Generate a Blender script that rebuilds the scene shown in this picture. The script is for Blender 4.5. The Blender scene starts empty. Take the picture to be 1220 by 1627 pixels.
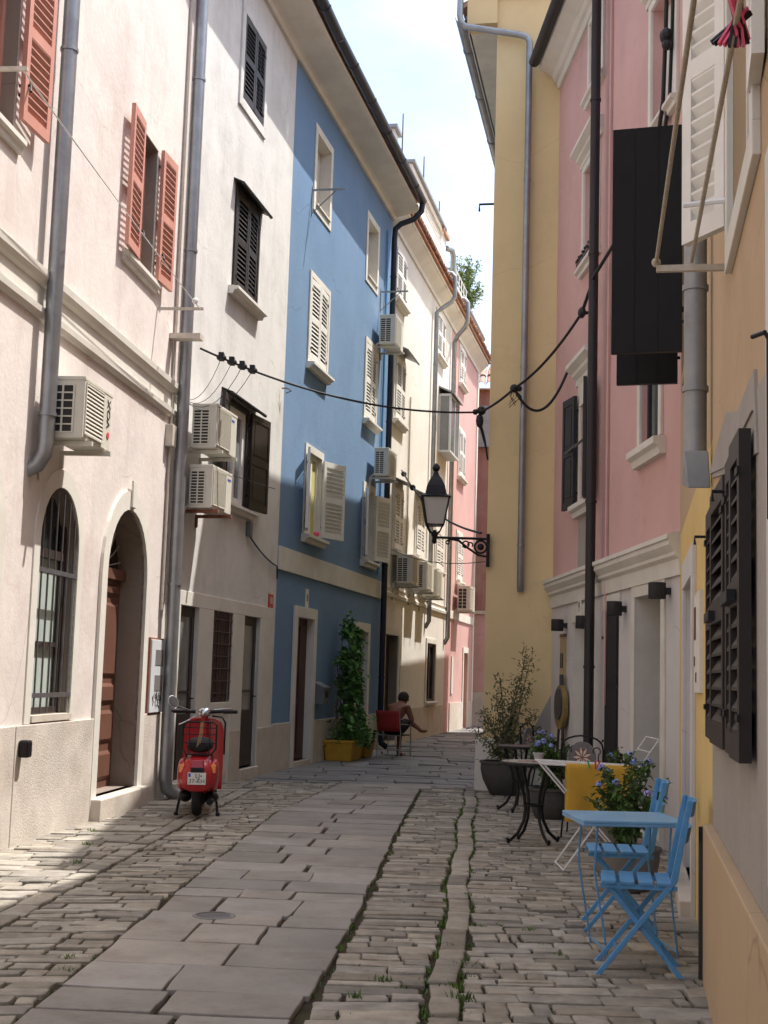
import bpy, bmesh, math, random
from mathutils import Vector, Matrix
random.seed(7)
R = math.radians
SC = bpy.context.scene
COL = SC.collection

# ---------------------------------------------------------------- camera, sky, sun, exposure
EYE = 1.45
tilt, roll = math.atan((1072-813.5)/2150.0), 0.03
cd = bpy.data.cameras.new('camera')
cd.sensor_fit = 'VERTICAL'; cd.sensor_height = 36.0; cd.lens = 36.0*2150/1627
cd.clip_start = 0.05; cd.clip_end = 2000
cam = bpy.data.objects.new('camera', cd); COL.objects.link(cam)
rt = Vector((1, 0, 0)); fw = Vector((0, math.cos(tilt), math.sin(tilt))); up = Vector((0, -math.sin(tilt), math.cos(tilt)))
r2 = rt*math.cos(roll) + up*math.sin(roll); u2 = up*math.cos(roll) - rt*math.sin(roll)
cam.matrix_world = Matrix(((r2.x, u2.x, -fw.x, 0), (r2.y, u2.y, -fw.y, 0), (r2.z, u2.z, -fw.z, EYE), (0, 0, 0, 1)))
SC.camera = cam

SUN_AZ, SUN_EL = 70.0, 64.4          # clockwise from +Y, above the horizon
w = bpy.data.worlds.new('World'); SC.world = w; w.use_nodes = True
nt = w.node_tree
bg = nt.nodes['Background']; bg.inputs['Strength'].default_value = 0.15
sky = nt.nodes.new('ShaderNodeTexSky'); sky.sky_type = 'NISHITA'; sky.sun_disc = False
sky.sun_elevation = R(SUN_EL); sky.sun_rotation = R(SUN_AZ)
sky.air_density = 1.0; sky.dust_density = 3.0; sky.ozone_density = 1.0
# thin cloud low down, plus an overhead deck added as fill light
tc = nt.nodes.new('ShaderNodeTexCoord'); mp = nt.nodes.new('ShaderNodeMapping'); mp.inputs['Scale'].default_value = (1.2, 1.2, 2.6); mp.inputs['Location'].default_value = (.4, .9, .2)
nz = nt.nodes.new('ShaderNodeTexNoise'); nz.inputs['Scale'].default_value = 2.2; nz.inputs['Detail'].default_value = 7; nz.inputs['Roughness'].default_value = .6
rp = nt.nodes.new('ShaderNodeMapRange'); rp.inputs[1].default_value = .40; rp.inputs[2].default_value = .70
sx = nt.nodes.new('ShaderNodeSeparateXYZ'); el = nt.nodes.new('ShaderNodeMapRange')      # bright deck added above the view to fill the shaded lane, thin wisps lower
el.inputs[1].default_value = .44; el.inputs[2].default_value = .62; el.inputs[3].default_value = .22; el.inputs[4].default_value = 1.0
mu = nt.nodes.new('ShaderNodeMath'); mu.operation = 'MULTIPLY'
mx = nt.nodes.new('ShaderNodeMix'); mx.data_type = 'RGBA'; mx.inputs[7].default_value = (8.6, 9.0, 9.3, 1)
nt.links.new(tc.outputs['Generated'], mp.inputs['Vector']); nt.links.new(mp.outputs['Vector'], nz.inputs['Vector'])
nt.links.new(tc.outputs['Generated'], sx.inputs[0]); nt.links.new(sx.outputs['Z'], el.inputs[0])
nt.links.new(nz.outputs['Fac'], rp.inputs[0]); nt.links.new(rp.outputs[0], mu.inputs[0]); nt.links.new(el.outputs[0], mu.inputs[1]); nt.links.new(mu.outputs[0], mx.inputs[0])
nt.links.new(sky.outputs['Color'], mx.inputs[6]); nt.links.new(mx.outputs[2], bg.inputs['Color'])

sl = bpy.data.lights.new('sun', 'SUN'); sl.energy = 3.4; sl.angle = R(0.53); sl.color = (1.0, 0.955, 0.89)
sun = bpy.data.objects.new('sun', sl); COL.objects.link(sun)
sd = Vector((math.sin(R(SUN_AZ))*math.cos(R(SUN_EL)), math.cos(R(SUN_AZ))*math.cos(R(SUN_EL)), math.sin(R(SUN_EL))))
sun.rotation_euler = sd.to_track_quat('Z', 'Y').to_euler(); sun.location = (8, 4, 30)
SC.view_settings.view_transform = 'Standard'; SC.view_settings.look = 'None'; SC.view_settings.gamma = 1.0
SC.view_settings.use_curve_mapping = False
SC.view_settings.exposure = 1.04

# ---------------------------------------------------------------- materials
def mat(name, col, rough=.8, metal=0.0, var=.12, vscale=1.5, bump=0.0, bscale=40, spec=.35, stain=None, stain_amt=0.0, stain_scale=.7, island=0.0, streak=0.0, fleck=None, fleck_amt=0.0, coat=0.0, patch=None, patch_amt=0.0, crack=0.0):
    m = bpy.data.materials.new(name); m.use_nodes = True
    t = m.node_tree; N = t.nodes; L = t.links
    b = N['Principled BSDF']; b.inputs['Roughness'].default_value = rough; b.inputs['Metallic'].default_value = metal
    b.inputs['Specular IOR Level'].default_value = spec
    if coat: b.inputs['Coat Weight'].default_value = coat; b.inputs['Coat Roughness'].default_value = .12
    c = N.new('ShaderNodeTexCoord')
    n = N.new('ShaderNodeTexNoise'); n.inputs['Scale'].default_value = vscale; n.inputs['Detail'].default_value = 6; n.inputs['Roughness'].default_value = .62
    L.new(c.outputs['Object'], n.inputs['Vector'])
    h = N.new('ShaderNodeHueSaturation'); h.inputs['Color'].default_value = (*col, 1)
    mr = N.new('ShaderNodeMapRange'); mr.inputs[1].default_value = .3; mr.inputs[2].default_value = .7
    mr.inputs[3].default_value = 1-var; mr.inputs[4].default_value = 1+var
    L.new(n.outputs['Fac'], mr.inputs[0]); L.new(mr.outputs[0], h.inputs['Value'])
    out = h.outputs['Color']
    def mixin(col2, fac_socket):
        nonlocal out
        x = N.new('ShaderNodeMix'); x.data_type = 'RGBA'
        L.new(fac_socket, x.inputs[0]); L.new(out, x.inputs[6]); x.inputs[7].default_value = (*col2, 1)
        out = x.outputs[2]
    def noisefac(scale, lo, hi, amt, stretch=(1, 1, 1), off=0.0):
        mp = N.new('ShaderNodeMapping'); mp.inputs['Scale'].default_value = stretch; mp.inputs['Location'].default_value = (off, off*.7, off*1.3)
        L.new(c.outputs['Object'], mp.inputs['Vector'])
        q = N.new('ShaderNodeTexNoise'); q.inputs['Scale'].default_value = scale; q.inputs['Detail'].default_value = 8; q.inputs['Roughness'].default_value = .68
        L.new(mp.outputs['Vector'], q.inputs['Vector'])
        r = N.new('ShaderNodeMapRange'); r.inputs[1].default_value = lo; r.inputs[2].default_value = hi; r.inputs[3].default_value = 0; r.inputs[4].default_value = amt
        L.new(q.outputs['Fac'], r.inputs[0]); return r.outputs[0]
    if stain: mixin(stain, noisefac(stain_scale, .48, .75, stain_amt, off=3.1))
    if streak: mixin(stain or tuple(x*.45 for x in col), noisefac(2.2, .52, .8, streak, stretch=(2.2, 2.2, .18), off=9.0))
    if patch: mixin(patch, noisefac(.55, .57, .60, patch_amt, off=17.0)); mixin(patch, noisefac(5.5, .56, .72, patch_amt*.8, off=23.0))
    if crack:
        v = N.new('ShaderNodeTexVoronoi'); v.feature = 'DISTANCE_TO_EDGE'; v.inputs['Scale'].default_value = .75
        d = N.new('ShaderNodeMix'); d.data_type = 'VECTOR'; d.inputs[0].default_value = .16; q = N.new('ShaderNodeTexNoise'); q.inputs['Scale'].default_value = 2.5; q.inputs['Detail'].default_value = 5
        L.new(c.outputs['Object'], q.inputs['Vector']); L.new(c.outputs['Object'], d.inputs[4]); L.new(q.outputs['Color'], d.inputs[5]); L.new(d.outputs[1], v.inputs['Vector'])
        r = N.new('ShaderNodeMapRange'); r.inputs[1].default_value = 0; r.inputs[2].default_value = .006; r.inputs[3].default_value = 1; r.inputs[4].default_value = 0
        L.new(v.outputs['Distance'], r.inputs[0]); mm = N.new('ShaderNodeMath'); mm.operation = 'MULTIPLY'
        L.new(r.outputs[0], mm.inputs[0]); L.new(noisefac(.8, .5, .58, crack, off=31.0), mm.inputs[1]); mixin(tuple(x*.45 for x in col), mm.outputs[0])
    if fleck: mixin(fleck, noisefac(26, .55, .68, fleck_amt, off=5.0))
    if island:
        g = N.new('ShaderNodeNewGeometry'); h2 = N.new('ShaderNodeHueSaturation')
        r = N.new('ShaderNodeMapRange'); r.inputs[3].default_value = 1-island; r.inputs[4].default_value = 1+island
        L.new(g.outputs['Random Per Island'], r.inputs[0]); L.new(r.outputs[0], h2.inputs['Value'])
        r3 = N.new('ShaderNodeMath'); r3.operation = 'MULTIPLY'; r3.inputs[1].default_value = 7.31
        r4 = N.new('ShaderNodeMath'); r4.operation = 'FRACT'; r5 = N.new('ShaderNodeMapRange'); r5.inputs[3].default_value = .75; r5.inputs[4].default_value = 1.2
        L.new(g.outputs['Random Per Island'], r3.inputs[0]); L.new(r3.outputs[0], r4.inputs[0]); L.new(r4.outputs[0], r5.inputs[0]); L.new(r5.outputs[0], h2.inputs['Saturation'])
        L.new(out, h2.inputs['Color']); out = h2.outputs['Color']
    L.new(out, b.inputs['Base Color'])
    if bump:
        q = N.new('ShaderNodeTexNoise'); q.inputs['Scale'].default_value = bscale; q.inputs['Detail'].default_value = 6; q.inputs['Roughness'].default_value = .65
        L.new(c.outputs['Object'], q.inputs['Vector'])
        bp = N.new('ShaderNodeBump'); bp.inputs['Strength'].default_value = bump; bp.inputs['Distance'].default_value = .02
        L.new(q.outputs['Fac'], bp.inputs['Height']); L.new(bp.outputs['Normal'], b.inputs['Normal'])
    return m

M = {}
def plaster(name, col, stain=None, amt=.35, streak=.25, sscale=.7, bump=.25, patch=.35, crack=.5):
    return mat(name, col, .92, var=.07, vscale=.9, bump=bump, bscale=14, spec=.2, stain=stain, stain_amt=amt, stain_scale=sscale, streak=streak, patch=tuple(min(1, x*1.06+.01) for x in col) if sum(col) < 1.2 else tuple(x*.84 for x in col), patch_amt=patch, crack=crack)
M['cream'] = plaster('cream_plaster', (.70, .635, .595), (.50, .41, .37), .7, .5, 1.1)
M['white_p'] = plaster('white_plaster', (.66, .645, .62), (.45, .435, .41), .75, .5, 1.3)
M['blue'] = plaster('blue_plaster', (.155, .250, .392), (.19, .28, .41), .75, .45, patch=.5)
M['ivory'] = plaster('ivory_plaster', (.70, .672, .615), (.56, .52, .46), .4, .2)
M['pinkE'] = plaster('faded_pink_plaster', (.58, .355, .33), (.55, .40, .36), .4, .2)
M['redJ'] = plaster('weathered_red_plaster', (.33, .165, .135), (.46, .33, .28), .8, .7, 1.2)
M['yellow'] = plaster('mustard_plaster', (.70, .55, .31), (.62, .47, .25), .4, .15, bump=.12, crack=.22)
M['pinkG'] = plaster('pink_plaster', (.585, .365, .34), (.54, .345, .32), .4, .12, bump=.12, crack=.2)
M['greyG'] = plaster('pale_grey_paint', (.60, .57, .56), (.52, .49, .48), .3, .08, bump=.1)
M['ochre'] = plaster('ochre_plaster', (.46, .335, .215), (.41, .29, .19), .5, .25, bump=.15)
M['brightY'] = plaster('bright_yellow_paint', (.66, .48, .20), (.58, .41, .18), .4, .15, bump=.12)
M['render'] = plaster('grey_cement_render', (.34, .31, .285), (.26, .23, .21), .6, .3, bump=.3)
M['stone'] = mat('pale_limestone', (.56, .50, .43), .85, var=.12, vscale=3, bump=.3, bscale=22, spec=.25, stain=(.38, .31, .25), stain_amt=.45, stain_scale=1.8)
M['reveal'] = plaster('weathered_shaded_reveal_stone', (.26, .215, .18), (.20, .155, .12), .7, .4, 1.8)  # brown weathered stone, deepened so the recess shade is in the colour
M['rough_stone'] = mat('rough_render_plinth', (.60, .54, .48), .95, var=.14, vscale=2.2, bump=.5, bscale=62, crack=.5, spec=.2, stain=(.33, .25, .19), stain_amt=.5, stain_scale=1.6, fleck=(.40, .33, .27), fleck_amt=.5)
M['white_stone'] = mat('white_painted_trim', (.66, .63, .57), .85, var=.07, vscale=2, bump=.12, bscale=25, spec=.25, stain=(.48, .42, .35), stain_amt=.35, stain_scale=2.2)
M['cobble'] = mat('cobble_stone', (.305, .276, .234), .82, var=.26, vscale=7, bump=.55, bscale=45, spec=.3, stain=(.16, .135, .105), stain_amt=.55, stain_scale=5, island=.30, fleck=(.32, .29, .25), fleck_amt=.3)
M['slab'] = mat('worn_slab_stone', (.285, .261, .238), .68, var=.14, vscale=2.6, bump=.3, bscale=26, spec=.35, stain=(.17, .142, .122), stain_amt=.8, stain_scale=2.6, island=.2, fleck=(.20, .175, .15), fleck_amt=.5)
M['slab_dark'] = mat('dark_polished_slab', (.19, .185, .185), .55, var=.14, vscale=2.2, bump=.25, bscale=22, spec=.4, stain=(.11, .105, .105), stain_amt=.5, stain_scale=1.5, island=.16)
M['slab_pale'] = mat('pale_new_slab', (.31, .28, .25), .75, var=.1, vscale=4, bump=.2, bscale=30)
M['dirt'] = mat('joint_dirt', (.06, .048, .036), .98, var=.3, vscale=9, bump=.6, bscale=60, spec=.1, stain=(.07, .085, .03), stain_amt=.8, stain_scale=3)
M['earth'] = mat('far_ground', (.22, .19, .16), .95, var=.2, vscale=.5)
M['terracotta'] = mat('terracotta_tile', (.36, .19, .13), .85, var=.25, vscale=5, bump=.3, bscale=30, island=.25, stain=(.55, .40, .30), stain_amt=.5, stain_scale=4)
M['salmon'] = mat('salmon_shutter_paint', (.54, .255, .195), .55, var=.08, vscale=3, spec=.4)
M['white_paint'] = mat('white_shutter_paint', (.72, .70, .66), .55, var=.06, vscale=4, spec=.4, stain=(.5, .46, .4), stain_amt=.25, stain_scale=5)
M['brown'] = mat('dark_brown_paint', (.026, .018, .015), .5, var=.2, vscale=5, spec=.35)
M['black_paint'] = mat('charcoal_paint', (.022, .021, .023), .55, var=.15, vscale=4, spec=.35)
M['door_brown'] = mat('brown_door_wood', (.145, .065, .043), .55, var=.2, vscale=3, spec=.4, stain=(.12, .05, .032), stain_amt=.4, stain_scale=5)
M['dark_wood'] = mat('dark_door_wood', (.045, .03, .026), .5, var=.25, vscale=4)
M['maroon'] = mat('maroon_door_paint', (.06, .018, .018), .5, var=.2)
M['window_grille'] = mat('rust_brown_metal', (.11, .07, .058), .6, var=.2, vscale=8)
M['zinc'] = mat('zinc_pipe', (.30, .315, .335), .42, metal=.75, var=.15, vscale=5, spec=.5)
M['zinc_dull'] = mat('dull_zinc', (.27, .28, .29), .5, metal=.5, var=.18, vscale=4, stain=(.38, .36, .33), stain_amt=.5, stain_scale=6)
M['dark_pipe'] = mat('dark_brown_pipe', (.03, .026, .028), .45, metal=.2, var=.15)
M['navy_pipe'] = mat('black_blue_pipe', (.022, .026, .04), .4, metal=.2, var=.15)
M['iron'] = mat('black_iron', (.016, .015, .017), .45, metal=.4, var=.2)
M['iron_grey'] = mat('weathered_iron', (.14, .14, .15), .55, metal=.5, var=.25, vscale=10, stain=(.2, .1, .06), stain_amt=.5, stain_scale=9)
M['rust'] = mat('rusty_bracket', (.24, .10, .065), .8, var=.2, vscale=10)
M['cream_metal'] = mat('ivory_bracket', (.55, .50, .43), .55, var=.1, vscale=6, stain=(.30, .17, .11), stain_amt=.4, stain_scale=12)
M['glass'] = mat('window_glass', (.018, .022, .026), .06, var=.2, vscale=1, spec=.6)
M['glass_grey'] = mat('glass_over_pale_curtain', (.20, .21, .21), .12, var=.2, vscale=2, spec=.6)
M['curtain_green'] = mat('pale_green_curtain', (.40, .46, .42), .7, var=.12, vscale=3, spec=.4)
M['yellow_curtain'] = mat('lime_curtain', (.55, .52, .20), .8, var=.1)
M['void'] = mat('dark_interior', (.012, .011, .011), .9, var=.1)
M['ac'] = mat('ivory_plastic', (.60, .575, .50), .5, var=.04, vscale=5, spec=.4, stain=(.45, .41, .34), stain_amt=.3, stain_scale=6)
M['ac_dark'] = mat('vent_shadow', (.035, .033, .032), .8, var=.1)
M['ac_grille'] = mat('beige_vent_grille', (.40, .375, .32), .55, var=.05)
M['rope'] = mat('braided_rope', (.45, .40, .32), .9, var=.2, vscale=60, bump=.5, bscale=150)
M['cable'] = mat('black_cable', (.014, .014, .016), .55, var=.2)
M['red_paint'] = mat('red_scooter_paint', (.42, .018, .026), .32, var=.12, vscale=6, spec=.45, coat=.25, fleck=(.22, .02, .02), fleck_amt=.3)
M['rubber'] = mat('black_rubber', (.015, .015, .016), .75, var=.2, vscale=20)
M['chrome'] = mat('chrome', (.62, .66, .72), .16, metal=1, var=.05)
M['amber'] = mat('amber_lens', (.75, .22, .015), .2, spec=.6, var=.05)
M['tail_red'] = mat('tail_lens', (.35, .01, .02), .15, spec=.6, var=.05)
M['plate_white'] = mat('plate_white', (.72, .72, .70), .4, var=.04)
M['plate_blue'] = mat('plate_blue', (.03, .10, .50), .4, var=.04)
M['ink'] = mat('black_ink', (.02, .02, .022), .7, var=.05)
M['logo_red'] = mat('red_mark', (.6, .06, .08), .5, var=.05)
M['logo_blue'] = mat('blue_mark', (.06, .14, .55), .5, var=.05)
M['blue_furn'] = mat('sky_blue_paint', (.085, .27, .53), .5, var=.14, vscale=8, spec=.4, fleck=(.26, .36, .45), fleck_amt=.35, stain=(.13, .32, .55), stain_amt=.35, stain_scale=9)
M['table_blue'] = mat('light_blue_paint', (.17, .36, .57), .42, var=.1, vscale=6, spec=.4, stain=(.36, .52, .62), stain_amt=.5, stain_scale=5)
M['red_cloth'] = mat('red_canvas', (.36, .03, .03), .85, var=.1, bump=.2, bscale=120)
M['yellow_cloth'] = mat('yellow_towel', (.62, .36, .05), .95, var=.08, vscale=5, bump=.6, bscale=160)
M['white_wire'] = mat('white_coated_wire', (.72, .72, .73), .4, var=.05)
M['pot_dark'] = mat('dark_grey_pot', (.075, .07, .068), .85, var=.2, vscale=6, bump=.3, bscale=20)
M['pot_grey'] = mat('grey_clay_pot', (.17, .155, .14), .85, var=.2, vscale=5, bump=.3, bscale=20)
M['pot_yellow'] = mat('yellow_planter', (.50, .28, .03), .7, var=.15, vscale=5)
M['pot_white'] = mat('white_pot', (.5, .5, .52), .6, var=.1)
M['soil'] = mat('potting_soil', (.04, .03, .022), .98, var=.3, vscale=20, bump=.6, bscale=60)
M['bark'] = mat('grey_brown_bark', (.13, .10, .075), .9, var=.3, vscale=20, bump=.5, bscale=60)
def leafmat(name, col, island=.35):
    m = mat(name, col, .6, var=.15, vscale=6, spec=.35, island=island)
    b = m.node_tree.nodes['Principled BSDF']
    b.inputs['Subsurface Weight'].default_value = 0.0
    return m
M['leaf_vine'] = leafmat('vine_leaf', (.085, .20, .045))
M['leaf_olive'] = leafmat('olive_leaf', (.14, .15, .075))
M['leaf_plum'] = leafmat('plumbago_leaf', (.07, .13, .035))
M['leaf_tree'] = leafmat('terrace_leaf', (.20, .28, .09))
M['leaf_dry'] = leafmat('dry_leaf', (.16, .16, .06))
M['flower'] = leafmat('pale_blue_petal', (.26, .32, .72), .2)
M['flower_lilac'] = leafmat('lilac_petal', (.38, .36, .68), .2)
M['grass'] = leafmat('joint_grass', (.10, .17, .035))
M['mosaic'] = mat('pale_mosaic', (.52, .48, .42), .45, var=.15, vscale=40, island=.0, spec=.4)
M['mosaic_grey'] = mat('grey_mosaic', (.17, .16, .165), .45, var=.2, vscale=40)
M['mosaic_red'] = mat('rust_mosaic', (.28, .09, .07), .45, var=.2, vscale=40)
M['mosaic_white'] = mat('ivory_mosaic', (.66, .62, .54), .45, var=.1, vscale=40)
M['skin'] = mat('tanned_skin', (.23, .092, .06), .55, var=.08, vscale=12, spec=.35)
M['hair'] = mat('dark_hair', (.025, .018, .014), .6, var=.2, vscale=60, bump=.5, bscale=120)
M['dark_cloth'] = mat('dark_shorts', (.03, .022, .025), .9, var=.2, vscale=20)
M['steel'] = mat('brushed_steel', (.45, .45, .45), .35, metal=.9, var=.1)
M['lamp_glass'] = mat('milky_lamp_glass', (.50, .48, .44), .3, var=.06, spec=.5)
M['sign_tan'] = mat('tan_board', (.40, .30, .17), .7, var=.15)
M['sign_gold'] = mat('gilt_wood', (.24, .17, .06), .6, var=.25, vscale=10)
M['slate'] = mat('dark_slate', (.06, .06, .07), .4, var=.15)
M['pink_peg'] = mat('pink_plastic', (.72, .10, .20), .45, var=.05)
M['green_peg'] = mat('green_plastic', (.05, .35, .12), .45, var=.05)
M['mail_grey'] = mat('grey_mailbox_metal', (.14, .16, .18), .45, metal=.4, var=.1)
M['meter_white'] = mat('white_meter_box', (.60, .62, .64), .5, var=.06, stain=(.4, .4, .4), stain_amt=.3)
M['meter_grey'] = mat('smoky_meter_window', (.20, .18, .18), .3, var=.1)
M['flap_cyan'] = mat('red_plate_enamel', (.45, .03, .03), .4, var=.05)

# ---------------------------------------------------------------- mesh helpers
class MB:
    def __init__(s): s.v = []; s.f = []; s.m = []; s.M = None
    def add(s, vs, fs, mi=0):
        b = len(s.v)
        s.v += [tuple(s.M @ Vector(p)) for p in vs] if s.M else [tuple(p) for p in vs]
        s.f += [tuple(b+i for i in f) for f in fs]; s.m += [mi]*len(fs); return s
    def box(s, x0, x1, y0, y1, z0, z1, mi=0):
        vs = [(x, y, z) for z in (z0, z1) for y in (y0, y1) for x in (x0, x1)]
        return s.add(vs, [(0, 2, 3, 1), (4, 5, 7, 6), (0, 1, 5, 4), (1, 3, 7, 5), (3, 2, 6, 7), (2, 0, 4, 6)], mi)
    def hexa(s, lo, hi, mi=0):      # two quads (lists of 4 points), lofted
        return s.add(list(lo)+list(hi), [(3, 2, 1, 0), (4, 5, 6, 7), (0, 1, 5, 4), (1, 2, 6, 5), (2, 3, 7, 6), (3, 0, 4, 7)], mi)
    def prism(s, poly, y0, y1, mi=0):   # polygon in x,z extruded along y
        n = len(poly)
        vs = [(x, y0, z) for x, z in poly]+[(x, y1, z) for x, z in poly]
        fs = [tuple(range(n)), tuple(range(2*n-1, n-1, -1))]+[(i, (i+1) % n, n+(i+1) % n, n+i) for i in range(n)]
        return s.add(vs, fs, mi)
    def profile(s, prof, x0, x1, mi=0):   # profile in (y,z) swept along x, closed loop
        n = len(prof)
        vs = [(x0, y, z) for y, z in prof]+[(x1, y, z) for y, z in prof]
        fs = [tuple(range(n)), tuple(range(2*n-1, n-1, -1))]+[(i, (i+1) % n, n+(i+1) % n, n+i) for i in range(n)]
        return s.add(vs, fs, mi)
    def tube(s, path, r, n=8, mi=0, closed=False, flat=None):
        P = [Vector(p) for p in path]; k = len(P)
        rs = r if isinstance(r, (list, tuple)) else [r]*k
        T = []
        for i in range(k):
            a = P[i-1] if (i > 0 or closed) else P[i]; b = P[(i+1) % k] if (i < k-1 or closed) else P[i]
            T.append((b-a).normalized())
        nrm = T[0].orthogonal().normalized() if abs(T[0].z) > .9 else T[0].cross(Vector((0, 0, 1))).normalized()
        vs = []
        for i in range(k):
            nrm = (nrm - T[i]*nrm.dot(T[i])).normalized(); bn = T[i].cross(nrm)
            for j in range(n):
                a = 2*math.pi*j/n
                vs.append(P[i]+nrm*(math.cos(a)*rs[i])+bn*(math.sin(a)*rs[i]*(flat or 1)))
        fs = []
        for i in range(k if closed else k-1):
            for j in range(n):
                a = i*n+j; b = i*n+(j+1) % n; c = ((i+1) % k)*n+(j+1) % n; d = ((i+1) % k)*n+j
                fs.append((a, b, c, d))
        if not closed: fs += [tuple(range(n-1, -1, -1)), tuple(range((k-1)*n, k*n))]
        return s.add(vs, fs, mi)
    def lathe(s, prof, n=20, c=(0, 0, 0), mi=0, a0=0, sy=1.0):
        k = len(prof); vs = []
        for r, z in prof:
            for j in range(n):
                a = a0+2*math.pi*j/n; vs.append((c[0]+r*math.cos(a), c[1]+r*sy*math.sin(a), c[2]+z))
        fs = [(i*n+j, i*n+(j+1) % n, (i+1)*n+(j+1) % n, (i+1)*n+j) for i in range(k-1) for j in range(n)]
        fs += [tuple(range(n-1, -1, -1)), tuple(range((k-1)*n, k*n))]
        return s.add(vs, fs, mi)
    def quad(s, a, b, c, d, mi=0): return s.add([a, b, c, d], [(0, 1, 2, 3)], mi)
    def ball(s, c, r, n=8, k=6, mi=0, sc=(1, 1, 1)):
        prof = [(r*math.sin(math.pi*i/k), -r*math.cos(math.pi*i/k)) for i in range(k+1)]
        prof[0] = (r*.02, -r); prof[-1] = (r*.02, r)
        vs = []
        for rr, z in prof:
            for j in range(n):
                a = 2*math.pi*j/n; vs.append((c[0]+rr*math.cos(a)*sc[0], c[1]+rr*math.sin(a)*sc[1], c[2]+z*sc[2]))
        fs = [(i*n+j, i*n+(j+1) % n, (i+1)*n+(j+1) % n, (i+1)*n+j) for i in range(k) for j in range(n)]
        fs += [tuple(range(n-1, -1, -1)), tuple(range(k*n, (k+1)*n))]
        return s.add(vs, fs, mi)
    def mesh(s, name, mats, smooth=False, fix=True):
        me = bpy.data.meshes.new(name); me.from_pydata(s.v, [], s.f)
        ms = mats if isinstance(mats, (list, tuple)) else [mats]
        for m in ms: me.materials.append(M[m] if isinstance(m, str) else m)
        if len(ms) > 1: me.polygons.foreach_set('material_index', s.m)
        if fix:
            bm = bmesh.new(); bm.from_mesh(me); bmesh.ops.recalc_face_normals(bm, faces=bm.faces); bm.to_mesh(me); bm.free()
        if smooth:
            me.polygons.foreach_set('use_smooth', [True]*len(me.polygons))
            me.set_sharp_from_angle(angle=R(smooth if smooth is not True else 40))
        me.update(); return me
    def build(s, name, mats, parent=None, smooth=False, bevel=0, fix=True, loc=None, rz=0):
        return link(name, s.mesh(name, mats, smooth, fix), parent, bevel, loc, rz)

def link(name, me, parent=None, bevel=0, loc=None, rz=0):
    o = bpy.data.objects.new(name, me); COL.objects.link(o)
    if parent: o.parent = parent
    if loc: o.location = loc
    if rz: o.rotation_euler = (0, 0, rz)
    if bevel:
        b = o.modifiers.new('bevel', 'BEVEL'); b.width = bevel; b.segments = 2; b.limit_method = 'ANGLE'; b.angle_limit = R(40)
    return o
def tag(o, label, cat, group=None):
    o['label'] = label; o['category'] = cat
    if group: o['group'] = group
    return o
def thing(name, label, cat, loc=(0, 0, 0), rz=0, group=None):
    o = bpy.data.objects.new(name, None); COL.objects.link(o); o.empty_display_size = .2
    o.location = loc; o.rotation_euler = (0, 0, rz); return tag(o, label, cat, group)
def structure(o): o['kind'] = 'structure'; return o
def dup(root, loc, rz, label, group=None):
    r = root.copy(); COL.objects.link(r); r.location = loc; r.rotation_euler = (0, 0, rz); r['label'] = label
    if group: r['group'] = group
    for ch in list(root.children):
        c = ch.copy(); COL.objects.link(c); c.parent = r
        for g in ch.children:
            d = g.copy(); COL.objects.link(d); d.parent = c
    return r
def text_mesh(body, size, m, depth=.002, mtx=None, align='CENTER'):
    cu = bpy.data.curves.new('lettering', 'FONT'); cu.body = body; cu.size = size; cu.extrude = depth; cu.align_x = align; cu.align_y = 'CENTER'
    o = bpy.data.objects.new('lettering', cu); COL.objects.link(o)
    dg = bpy.context.evaluated_depsgraph_get(); me = bpy.data.meshes.new_from_object(o.evaluated_get(dg))
    bpy.data.objects.remove(o); bpy.data.curves.remove(cu)
    me.name = 'lettering'; me.materials.clear(); me.materials.append(M[m])
    if mtx: me.transform(mtx)
    return me
def arc(cx, cz, r, a0, a1, n): return [(cx+r*math.cos(R(a0+(a1-a0)*i/n)), cz+r*math.sin(R(a0+(a1-a0)*i/n))) for i in range(n+1)]
def sag(a, b, d, n=24, e=1.0):
    a = Vector(a); b = Vector(b); out = []
    for i in range(n+1):
        t = i/n; p = a.lerp(b, t); p.z -= d*4*t*(1-t); out.append(p)
    return out

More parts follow.
